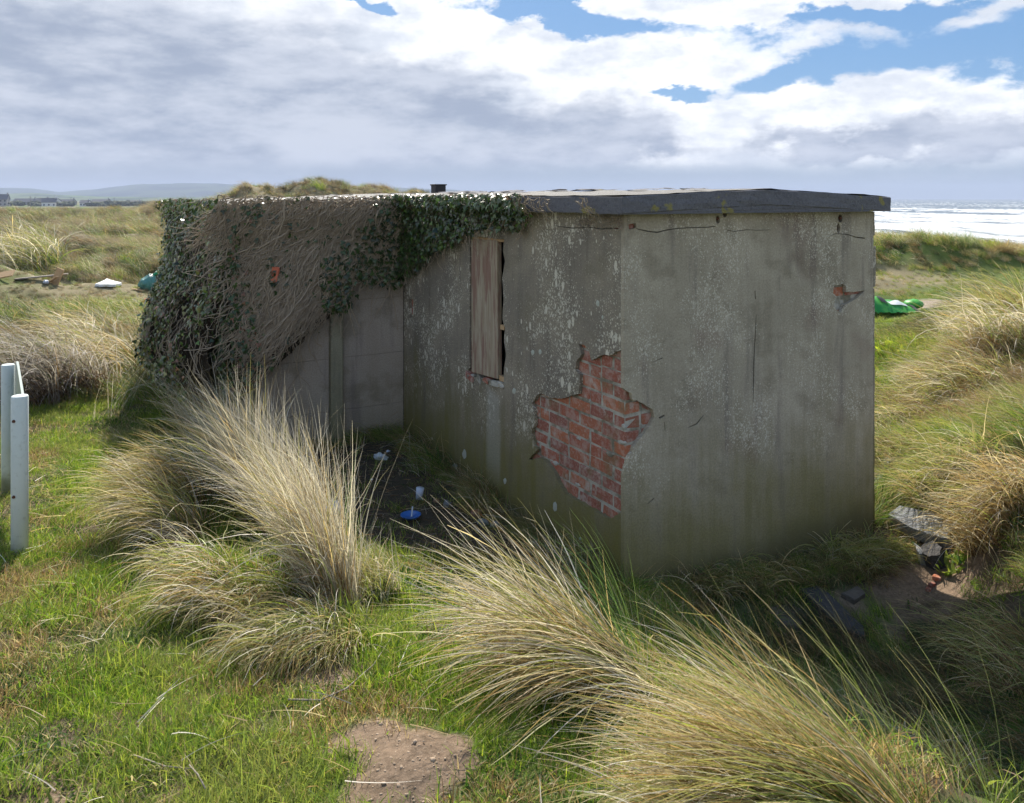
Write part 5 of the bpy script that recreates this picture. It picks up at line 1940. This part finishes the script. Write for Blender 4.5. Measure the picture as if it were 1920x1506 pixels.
def slab_px(name, label, cat, poly, th_, mat, lift=.0, tiltfix=None, jit=.006):
    """flat stone or board resting on the ground; outline given where its corners are seen"""
    g0_ = [on_ground(a, b) for a, b in poly]
    c = sum(g0_, Vector()) / len(g0_)
    # fit plane
    M_ = np.array([[p__.x - c.x, p__.y - c.y, 1] for p__ in g0_]); zz = np.array([p__.z for p__ in g0_])
    co = np.linalg.lstsq(M_, zz, rcond=None)[0]
    n3 = Vector((-co[0], -co[1], 1)).normalized()
    pts = []
    for i in range(len(g0_)):
        a, b = g0_[i], g0_[(i + 1) % len(g0_)]
        for k_ in range(3):
            q = a.lerp(b, k_ / 3)
            q = Vector((q.x, q.y, co[0] * (q.x - c.x) + co[1] * (q.y - c.y) + co[2]))
            if k_: q += Vector((random.uniform(-jit, jit), random.uniform(-jit, jit), 0))
            pts.append(q - c)
    bm_ = bmesh.new()
    lo = [bm_.verts.new(p__ * 1.01 + Vector((0, 0, -.03 + lift))) for p__ in pts]
    md = [bm_.verts.new(p__ * 1.0 + n3 * (th_ * .8) + Vector((0, 0, lift)) + Vector((0, 0, random.uniform(-.003, .003)))) for p__ in pts]
    hi = [bm_.verts.new(p__ * .95 + n3 * th_ + Vector((0, 0, lift + random.uniform(-.003, .003)))) for p__ in pts]
    n_ = len(pts)
    for A_, B_ in ((lo, md), (md, hi)):
        for i in range(n_): bm_.faces.new((A_[i], A_[(i + 1) % n_], B_[(i + 1) % n_], B_[i]))
    cc_ = bm_.verts.new(sum((v.co for v in hi), Vector()) / n_ + Vector((0, 0, .004)))
    for i in range(n_): bm_.faces.new((hi[i], hi[(i + 1) % n_], cc_))
    bm_.faces.new(lo[::-1])
    o_ = bm_obj(name, bm_, mat)
    o_.location = c
    return tag(o_, label, cat)


slab_px('slate_slab', 'broad grey slate slab tilted against the right corner of the building', 'slab', [(1668, 985), (1690, 975), (1760, 990), (1786, 1022), (1782, 1038), (1745, 1035), (1715, 1022)], .05, M_SLATE, .05)
slab_px('slate_slab', 'dark split slate block below the broad grey slab in the sun', 'slab', [(1735, 1048), (1760, 1038), (1778, 1050), (1775, 1066), (1752, 1070), (1738, 1062)], .07, M_DSL, .02)
slab_px('slate_slab', 'light grey stone wedge between the two slate pieces', 'slab', [(1716, 1040), (1732, 1050), (1742, 1065), (1728, 1062)], .05, M_SLATE, .03)
slab_px('slate_slab', 'grey slab showing just past the right edge of the gable wall', 'slab', [(1630, 888), (1652, 878), (1688, 876), (1668, 900), (1650, 925), (1630, 940)], .05, M_SLATE, .04)
slab_px('slate_slab', 'smaller pale stone next to the slab past the gable edge', 'slab', [(1655, 892), (1678, 880), (1682, 890), (1662, 902)], .07, M_SLATE, .05)
slab_px('timber_plank', 'dark plank lying in the shaded dip in front of the gable', 'plank', [(1498, 1118), (1530, 1108), (1560, 1135), (1618, 1195), (1620, 1208), (1590, 1200), (1545, 1165)], .03, M_DSL, .015)
slab_px('flat_stone', 'flat pale stone in the shade behind the dark plank', 'stone', [(1575, 1120), (1605, 1108), (1620, 1122), (1600, 1135)], .03, M_EARTHY, .0)
slab_px('flat_stone', 'flat stone half buried in the shade left of the dark plank', 'stone', [(1438, 1145), (1480, 1138), (1512, 1160), (1500, 1185), (1455, 1175)], .025, M_EARTHY, .0)
for i, (a, b, s_) in enumerate([(1757, 1088, .030), (1748, 1100, .026), (1741, 1108, .020)]):
    c = on_ground(a, b)
    bm = bmesh.new()
    add_box(bm, (0, 0, s_ * .4), (s_ * 1.6, s_ * 1.2, s_), Matrix.Rotation(random.uniform(0, 3), 3, 'Z'), s_ * .15)
    bmesh.ops.bevel(bm, geom=list(bm.edges), offset=s_ * .12, segments=1, affect='EDGES')
    o_ = bm_obj('brick_fragment', bm, M_BRICK); o_.location = c
    tag(o_, ['orange brick fragment furthest from the camera of the three by the slate block', 'middle orange brick fragment of the three by the slate block', 'smallest orange brick fragment on the sunlit sand edge'][i], 'brick', 'orange brick fragments by the slates')

m_, t_ = material('white_litter')
finish(t_, (.72, .75, .78), .6, transl=.2)
M_WHITE = m_
m_, t_ = material('pale_blue_plastic')
finish(t_, t_.mix(t_.noise(t_.pos(), 60, 3, .5), (.42, .50, .66), (.66, .70, .80)), .4)
M_PBLUE = m_
m_, t_ = material('blue_plastic')
finish(t_, (.03, .13, .42), .35, spec=.5)
M_BLUE = m_


def crumple(name, label, px, py, size, mat, cat='litter', asp=(1, 1, .5), seed=1, lift=0.0, sub=3, amp=.5):
    bm_ = bmesh.new()
    bmesh.ops.create_icosphere(bm_, subdivisions=sub, radius=1)
    for v in bm_.verts:
        n_ = mnoise.noise(v.co * 1.7 + Vector((seed, 0, 0))) * amp + abs(mnoise.noise(v.co * 4.0 + Vector((0, seed, 0)))) * amp * .5
        v.co = v.co * (1 + n_)
        v.co = Vector((v.co.x * asp[0], v.co.y * asp[1], max(v.co.z, -.6) * asp[2])) * size
    o_ = bm_obj(name, bm_, mat)
    c = on_ground(px, py)
    o_.location = (c.x, c.y, c.z + size * asp[2] * .45 + lift)
    o_.rotation_euler = (0, 0, seed * 1.3)
    return tag(o_, label, cat)


crumple('white_tissue', 'crumpled white tissue on the dark yard floor near the inner corner', 713, 862, .035, M_WHITE, asp=(1.5, .8, .8), seed=2, amp=1.0)
crumple('white_tissue', 'small pale scrap just behind the crumpled white tissue', 728, 847, .016, M_PBLUE, seed=3)
crumple('white_tissue', 'tiny white scrap on the yard floor in front of the tissue', 697, 901, .010, M_WHITE, seed=4)
crumple('white_tissue', 'pale plastic wrapper half hidden by the tall tussock stems', 625, 958, .045, M_PBLUE, asp=(1, .8, .9), seed=5)
crumple('rubble_stone', 'pale pinkish stone in the yard beside the side wall', 838, 950, .030, M_SLATE, 'stone', (1, .9, .8), 6, sub=2)
crumple('rubble_stone', 'pale stone nearest the side wall among the rubble', 905, 985, .035, M_SLATE, 'stone', (1, .9, .7), 7, sub=2)
crumple('rubble_stone', 'small pale stone right of the brick lump in the yard', 928, 988, .030, M_SLATE, 'stone', (1.1, .9, .7), 8, sub=2)
crumple('rubble_stone', 'grey stone in the yard just above the swept tussock tips', 872, 1010, .030, M_SLATE, 'stone', (1.2, .9, .6), 9, sub=2)
crumple('brick_lump', 'red brick lump in the rubble by the side wall', 893, 968, .038, M_BRICK, 'brick', (1, .8, .8), 10, sub=2, amp=.3)
crumple('rubble_stone', 'dull pink stone further back beside the yard wall', 817, 942, .020, M_BRICK, 'stone', (1, 1, .8), 11, sub=2)
# cup standing on the yard
c = on_ground(785, 940)
bm = bmesh.new()
add_tube(bm, [(0, 0, 0), (0, .012, .03), (0, .02, .075)], [.020, .024, .028], 14)
o_ = bm_obj('paper_cup', bm, M_PBLUE, None, True); o_.location = c + Vector((0, 0, .01)); o_.rotation_euler = (.15, .12, 0)
tag(o_, 'pale lilac paper cup standing in the shaded yard', 'cup')
# blue plastic dish with a white spoon-like stick
c = on_ground(770, 976)
BD = empty('plastic_dish', c)
tag(BD, 'broken blue plastic dish with a white stick lying in the yard', 'dish')
bm = bmesh.new()
prof = [(.005, .008), (.045, .008), (.062, .022), (.066, .024), (.060, .018), (.044, .003), (.004, .003)]
rings = []
for r_, z_ in prof:
    rings.append([bm.verts.new((r_ * math.cos(2 * PI * k_ / 28), r_ * math.sin(2 * PI * k_ / 28), z_)) for k_ in range(28)])
for a, b in zip(rings, rings[1:] + rings[:1]):
    for k_ in range(28):
        bm.faces.new((a[k_], a[(k_ + 1) % 28], b[(k_ + 1) % 28], b[k_]))
bm_obj('dish', bm, M_BLUE, BD, True).location = (0, 0, .012)
bm = bmesh.new()
add_tube(bm, [(.005, 0, .02), (.007, .02, .05), (.008, .03, .075)], .005, 6)
bm_obj('stick', bm, M_WHITE, BD)

# debris on the dunes to the left
m_, t_ = material('green_bag')
p_ = t_.pos()
finish(t_, t_.mix(t_.noise(p_, 5, 4, .6), (.05, .22, .19), (.12, .34, .31)), .3, t_.bump(t_.noise(p_, 9, 4, .7), 1, .06), spec=.6, transl=.15)
M_BAG = m_
c = on_ground(284, 545)
BG = empty('rubbish_bag', c)
tag(BG, 'knotted translucent green rubbish bag lying on the dunes left of the ivy', 'bag')
bm = bmesh.new()
bmesh.ops.create_icosphere(bm, subdivisions=4, radius=1)
for v in bm.verts:
    n_ = mnoise.noise(v.co * 2.0) * .25 + abs(mnoise.noise(v.co * 5.0)) * .18
    top = max(0, v.co.z)
    v.co = Vector((v.co.x * (1 + n_) * (1 - top * .35) * .26, v.co.y * (1 + n_) * (1 - top * .35) * .22, (v.co.z * (1 + n_ * .5)) * .20))
bm_obj('sack', bm, M_BAG, BG, True).location = (0, 0, .17)
m_, t_ = material('green_knot')
finish(t_, (.02, .33, .17), .35, transl=.2)
bm = bmesh.new()
add_tube(bm, [(.06, 0, .30), (.09, .0, .37), (.12, 0, .40), (.17, 0, .38), (.15, 0, .46)], [.08, .04, .045, .06, .02], 8)
bm_obj('knot', bm, m_, BG, True)


def plank(label, px, py, L, wd, th_, rx, ry, rz, mat, lift=.05, name='timber_plank'):
    c_ = on_ground(px, py)
    bm_ = bmesh.new()
    add_box(bm_, (0, 0, 0), (L, wd, th_))
    bmesh.ops.bevel(bm_, geom=list(bm_.edges), offset=min(wd, th_) * .1, segments=1, affect='EDGES')
    o_ = bm_obj(name, bm_, mat)
    o_.location = c_ + Vector((0, 0, lift)); o_.rotation_euler = (rx, ry, rz)
    return tag(o_, label, 'plank' if 'plank' in name else name.split('_')[-1], 'broken timbers on the dunes' if 'plank' in name else None)


plank('light orange board standing on end among the left debris', 107, 536, .46, .19, .03, 1.35, -1.2, .1, M_FRAME, .17)
plank('long pale board lying flat left of the upright orange board', 78, 526, 1.1, .12, .03, .05, -.08, .3, M_GREYWOOD, .08)
plank('short plank propped below the upright orange board', 98, 535, .45, .07, .03, 0, -.4, -.5, M_FRAME, .12)
plank('broad pale board sheet at the left edge of the picture', 8, 525, .40, .25, .03, .5, -.2, .2, M_FRAME, .12)
plank('thin pale strip of wood lying in front of the green bag', 258, 548, .35, .05, .02, 0, .1, -.3, M_FRAME, .03)
plank('weathered fallen branch-like timber by the foot of the ivy', 290, 678, .75, .05, .04, 0, .15, -.9, M_GREYWOOD, .04)
slab_px('flat_sheet', 'pale crumpled sheet lying flat on the dune grass left of the bag', 'sheet', [(178, 538), (200, 530), (228, 536), (216, 541), (190, 543)], .03, M_WHITE, .05, jit=.03)
crumple('orange_scrap', 'bright orange plastic scrap beside the ivy below the green bag', 279, 570, .10, M_ORANGE, asp=(1.2, .8, .6), seed=12)
crumple('white_bag', 'small pale carrier bag caught in the lower ivy', 312, 640, .07, M_WHITE, asp=(.8, .6, 1.4), seed=13, lift=.35)
crumple('pale_bottle', 'small pale jar lying beside the upright orange board', 86, 535, .06, M_PBLUE, asp=(1.4, .8, .8), seed=14, lift=.05)

# folded green kite-like canopy on the path beyond the gable
m_, t_ = material('bright_green_fabric')
x_, y_, z_ = t_.sep(t_.obj())
c_ = t_.mix(t_.ss(t_.noise(t_.obj(), 4, 2, .5), .45, .55), (.03, .30, .06), (.09, .42, .07))
finish(t_, c_, .5, transl=.2)
M_KITE = m_
m_, t_ = material('dark_teal_fabric')
finish(t_, (.01, .10, .08), .5)
M_TEAL = m_
c = on_ground(1672, 584) + Vector((0, 0, .06))
KT = empty('folded_kite', c)
tag(KT, 'bright green deflated kite canopy with black and white patches lying beside the sandy path', 'kite')
bm = bmesh.new()
nx, ny = 26, 10
gr_ = []
for i in range(nx):
    f_ = i / (nx - 1)
    row = []
    for j in range(ny):
        h_ = j / (ny - 1)
        prof = (1 - f_) * .24 + .10
        y_ = (h_ - .5) * 1.0
        z_ = math.sin(h_ * PI) * prof * (1 + .35 * mnoise.noise(Vector((f_ * 6, h_ * 3, 2)))) + .05 * mnoise.noise(Vector((f_ * 22, h_ * 9, 5)))
        row.append(bm.verts.new((-.75 + f_ * 1.05, y_, z_ - .01)))
    gr_.append(row)
for i in range(nx - 1):
    for j in range(ny - 1): bm.faces.new((gr_[i][j], gr_[i + 1][j], gr_[i + 1][j + 1], gr_[i][j + 1]))
bm_obj('canopy', bm, M_KITE, KT, True)
bm = bmesh.new()
bmesh.ops.create_icosphere(bm, subdivisions=3, radius=1)
for v in bm.verts: v.co = Vector((v.co.x * .17, v.co.y * .2, v.co.z * .09 * (1 + .3 * mnoise.noise(v.co * 3)))) + Vector((.40, -.05, .09))
bm_obj('rolled_end', bm, M_KITE, KT, True)


def patch(name, fx0, fx1, fy0, fy1, mat):
    bm_ = bmesh.new(); g2 = []
    for a in np.linspace(fx0, fx1, 7):
        row = []
        for b in np.linspace(fy0, fy1, 4):
            prof = (1 - a) * .24 + .10
            z_ = math.sin(b * PI) * prof * (1 + .35 * mnoise.noise(Vector((a * 6, b * 3, 2))))
            row.append(bm_.verts.new((-.75 + a * 1.05, (b - .5) * 1.0 - .004, z_ + .008)))
        g2.append(row)
    for i in range(6):
        for j in range(3): bm_.faces.new((g2[i][j], g2[i + 1][j], g2[i + 1][j + 1], g2[i][j + 1]))
    return bm_obj(name, bm_, mat, KT, True)


patch('white_patch', .55, .86, .18, .36, M_WHITE)
patch('black_patch', .38, .50, .2, .42, M_TAR)
patch('strap', .93, .99, .0, .5, M_TAR)

# ------------------------------------------------------------------ far village
m_, t_ = material('house_white'); finish(t_, (.72, .72, .70), .9); HW = m_
m_, t_ = material('house_grey'); finish(t_, (.32, .31, .30), .9); HG = m_
m_, t_ = material('house_roof'); finish(t_, (.10, .10, .115), .7); HR = m_
m_, t_ = material('house_glass'); finish(t_, (.03, .035, .045), .15); HGL = m_


def house(px, Yd, wd, dp, hw, hr, rot, wall, label, chim=True):
    x_ = (px - 960) / F * Yd
    z_ = hz(x_, Yd) - .3
    r_ = empty('house', (x_, Yd, z_), rot)
    tag(r_, label, 'house', 'village houses on the horizon')
    bm_ = bmesh.new()
    a, b = wd / 2, dp / 2
    v = [bm_.verts.new(q) for q in [(-a, -b, 0), (a, -b, 0), (a, b, 0), (-a, b, 0), (-a, -b, hw), (a, -b, hw), (a, b, hw), (-a, b, hw), (-a, 0, hw + hr), (a, 0, hw + hr)]]
    for q in ((0, 1, 5, 4), (2, 3, 7, 6), (1, 2, 6, 9, 5), (3, 0, 4, 8, 7), (0, 3, 2, 1)): bm_.faces.new([v[i] for i in q])
    bm_obj('wall', bm_, wall, r_)
    bm_ = bmesh.new()
    for s_ in (-1, 1):
        q = [(-a - .3, s_ * (b + .3), hw - .1), (a + .3, s_ * (b + .3), hw - .1), (a + .3, 0, hw + hr + .12), (-a - .3, 0, hw + hr + .12)]
        lo = [bm_.verts.new(p__) for p__ in q]; hi = [bm_.verts.new((p__[0], p__[1], p__[2] + .15)) for p__ in q]
        bm_.faces.new(lo[::-1]); bm_.faces.new(hi)
        for i in range(4): bm_.faces.new((lo[i], lo[(i + 1) % 4], hi[(i + 1) % 4], hi[i]))
    rf = bm_obj('roof', bm_, HR, r_)
    if chim:
        bm_ = bmesh.new(); add_box(bm_, (a - .6, 0, hw + hr + .5), (.8, .8, 1.4)); bm_obj('chimney', bm_, wall, rf)
    for k_ in range(3):
        for fl in range(1 if hw < 4 else 2):
            bm_ = bmesh.new(); add_box(bm_, (-a + wd * (k_ + .5) / 3, -b - .02, 1.5 + fl * 2.5), (1.0, .08, 1.2)); bm_obj('window', bm_, HGL, r_)


for i, (px, Yd, wd, dp, hw, hr, rot, wl_, lb) in enumerate([
    (4, 560, 8, 7, 5.0, 3.5, .3, HG, 'tall grey house at the left edge of the picture on the horizon'),
    (48, 640, 16, 8, 3, 2.6, .1, HG, 'long low grey roofed house right of the tall one'),
    (80, 600, 11, 7, 3, 2.6, -.3, HG, 'grey house with pale gable left of the two white ones'),
    (92, 560, 9, 7, 3.2, 3.0, .5, HW, 'white gabled house standing highest in the village'),
    (103, 600, 7, 7, 3, 2.6, -.4, HW, 'white house just right of the highest white gable'),
    (125, 620, 12, 8, 2.6, 2.4, .1, HG, 'grey bungalow right of the white houses'),
    (160, 580, 6, 6, 2.8, 1.8, .2, HW, 'small bright white cottage in the middle of the village'),
    (190, 640, 14, 8, 2.6, 2.2, -.1, HG, 'long dull bungalow right of the small white cottage'),
    (255, 620, 7, 6, 2.4, 1.6, .2, HW, 'last small white cottage at the right of the village')]):
    house(px, Yd, wd, dp, hw, hr, rot, wl_, lb)
for i, (px, Yd, h_) in enumerate([(57, 420, 7.5), (76, 470, 7), (133, 600, 7), (214, 600, 6.5)]):
    x_ = (px - 960) / F * Yd; z_ = hz(x_, Yd) - .4
    r_ = empty('utility_pole', (x_, Yd, z_))
    tag(r_, ['tallest utility pole, nearest the left edge', 'second utility pole, left of the white houses', 'utility pole between the white houses and the small cottage', 'utility pole furthest right in the village'][i], 'pole', 'utility poles in the village')
    bm = bmesh.new(); add_tube(bm, [(0, 0, 0), (0, 0, h_)], [.17, .12], 6); bm_obj('pole', bm, M_GREYWOOD, r_)
    bm = bmesh.new(); add_box(bm, (0, 0, h_ - .6), (1.8, .12, .14)); bm_obj('crossarm', bm, M_GREYWOOD, r_)
# dark hedge line and scrub among the houses
m_, t_ = material('far_scrub'); finish(t_, t_.mix(t_.noise(t_.pos(), .4, 4, .6), (.035, .05, .025), (.09, .10, .05)), 1.0); M_SCRUB = m_
n_ = 1500
P = []
for k_ in range(n_):
    px = random.uniform(-60, 330); Yd = random.uniform(560, 720)
    if mnoise.noise(Vector((px * .03, 0, 3))) < -.12: continue
    x_ = (px - 960) / F * Yd
    P.append((x_, Yd, random.uniform(.2, 2.6)))
P = np.array(P)
zg = height(P[:, 0], P[:, 1])
ico = bmesh.new(); bmesh.ops.create_icosphere(ico, subdivisions=1, radius=1)
iv = np.array([v.co[:] for v in ico.verts]); ico.verts.ensure_lookup_table(); ifc = np.array([[v.index for v in f__.verts] for f__ in ico.faces]); ico.free()
sz = gi_.uniform(.8, 2.2, (len(P), 1, 3)) * np.array([1.3, 1.3, .9])
V_ = np.stack([P[:, 0], P[:, 1], zg + P[:, 2] * .8], 1)[:, None] + iv[None] * sz * (1 + gi_.normal(0, .18, (len(P), len(iv), 1)))
F_ = ifc[None] + (np.arange(len(P)) * len(iv))[:, None, None]
o_ = link('scrub', mesh_np('scrub', V_.reshape(-1, 3), F_.reshape(-1, 3)), M_SCRUB)
tag(o_, 'dark hedges and scrub between the village houses', 'scrub', kind='stuff')

# ------------------------------------------------------------------ sea air
HAZE = 0.95 / 3400
bm = bmesh.new()
x0, x1, y0, y1 = -4500, 4500, -4500, 4500
add_box(bm, ((x0 + x1) / 2, (y0 + y1) / 2, (SEA - 4 + CZ + 75) / 2), (x1 - x0, y1 - y0, CZ + 75 - SEA + 4))
me_ = bpy.data.meshes.new('haze'); bm.to_mesh(me_); bm.free()
m_ = bpy.data.materials.new('haze'); m_.use_nodes = True; m_.node_tree.nodes.clear()
t_ = NT(m_.node_tree)
pv = t_.node('ShaderNodeVolumePrincipled')
pv.inputs['Color'].default_value = (.60, .70, .93, 1)
pv.inputs['Density'].default_value = HAZE
pv.inputs['Anisotropy'].default_value = 0.0
ou = t_.node('ShaderNodeOutputMaterial')
t_.l.new(pv.outputs[0], ou.inputs['Volume'])
hz_o = link('haze', me_, m_)
tag(hz_o, 'thin blue sea haze between the dunes and the far hills', 'haze', kind='stuff')

# crumbs of sandy soil on the molehills and bare hollows
m_, t_ = material('soil_crumb')
finish(t_, t_.mix(t_.noise(t_.pos(), 60, 4, .7), (.28, .21, .15), (.40, .31, .23)), 1.0, spec=.05)
M_CRUMB = m_
P = []
while len(P) < 800:
    k_ = random.choice([(800, 1425, .16), (700, 1398, .13), (745, 1485, .16), (650, 1272, .14), (600, 1290, .10), (1775, 1105, .16), (1700, 1105, .16)])
    c_ = CRC[k_] if 'CRC' in globals() and k_ in CRC else on_ground(k_[0], k_[1])
    if 'CRC' not in globals(): CRC = {}
    CRC[k_] = c_
    P.append((c_.x + random.gauss(0, k_[2] * .5), c_.y + random.gauss(0, k_[2] * .5)))
P = np.array(P); zg = height(P[:, 0], P[:, 1])
sz = (gi_.gamma(1.1, .0013, (len(P), 1, 1)) + .0010) * gi_.uniform(.7, 1.2, (len(P), 1, 3)) * np.array([1.2, 1.2, .55])
V_ = np.stack([P[:, 0], P[:, 1], zg], 1)[:, None] + iv[None] * sz * (1 + gi_.normal(0, .2, (len(P), len(iv), 1)))
F_ = ifc[None] + (np.arange(len(P)) * len(iv))[:, None, None]
tag(link('soil_crumbs', mesh_np('soil_crumbs', V_.reshape(-1, 3), F_.reshape(-1, 3)), M_CRUMB), 'loose crumbs of sandy soil on the molehills and bare hollows', 'soil', kind='stuff')

# dead blades lying loose on the turf
n_ = 650
x, y = scatter(n_, 1.6, 6.5, -50, 1300, .8, g)
k_ = (lawn_mask(x, y) > .3) & ~inside_building(x, y, .1)
x, y = x[k_], y[k_]
z = height(x, y) + .035
v, f_, c_ = blades(len(x), np.stack([x, y, z], 1), .17, g.uniform(0, 6.28, len(x)), .3, 1.45, .15, 1.6, .15, .0034, STRAW + PALE, K=5, g=g, wig=.05, kink=0.0)
tag(link('dead_blades', mesh_np('dead_blades', v, f_, c_), M_MARRAM), 'dead straw blades lying loose on the turf', 'straw', kind='stuff')

# dead thatch over the yard floor
n_ = 1500
a = gi_.uniform(-1.5, -.03, n_); b = gi_.uniform(.5, 3.05, n_)
x = C0[0] + RV[0] * a + LV[0] * b; y = C0[1] + RV[1] * a + LV[1] * b
z = height(x, y) + .01
v, f_, c_ = blades(n_, np.stack([x, y, z], 1), .13, g.uniform(0, 6.28, n_), .3, 1.35, .2, 1.7, .2, .0035, BROWN + TAUPE[:2] + DARKG, K=4, g=g, wig=.12, kink=.1)
tag(link('yard_thatch', mesh_np('yard_thatch', v, f_, c_), M_MARRAM), 'dead grass thatch over the shaded yard floor', 'thatch', kind='stuff')
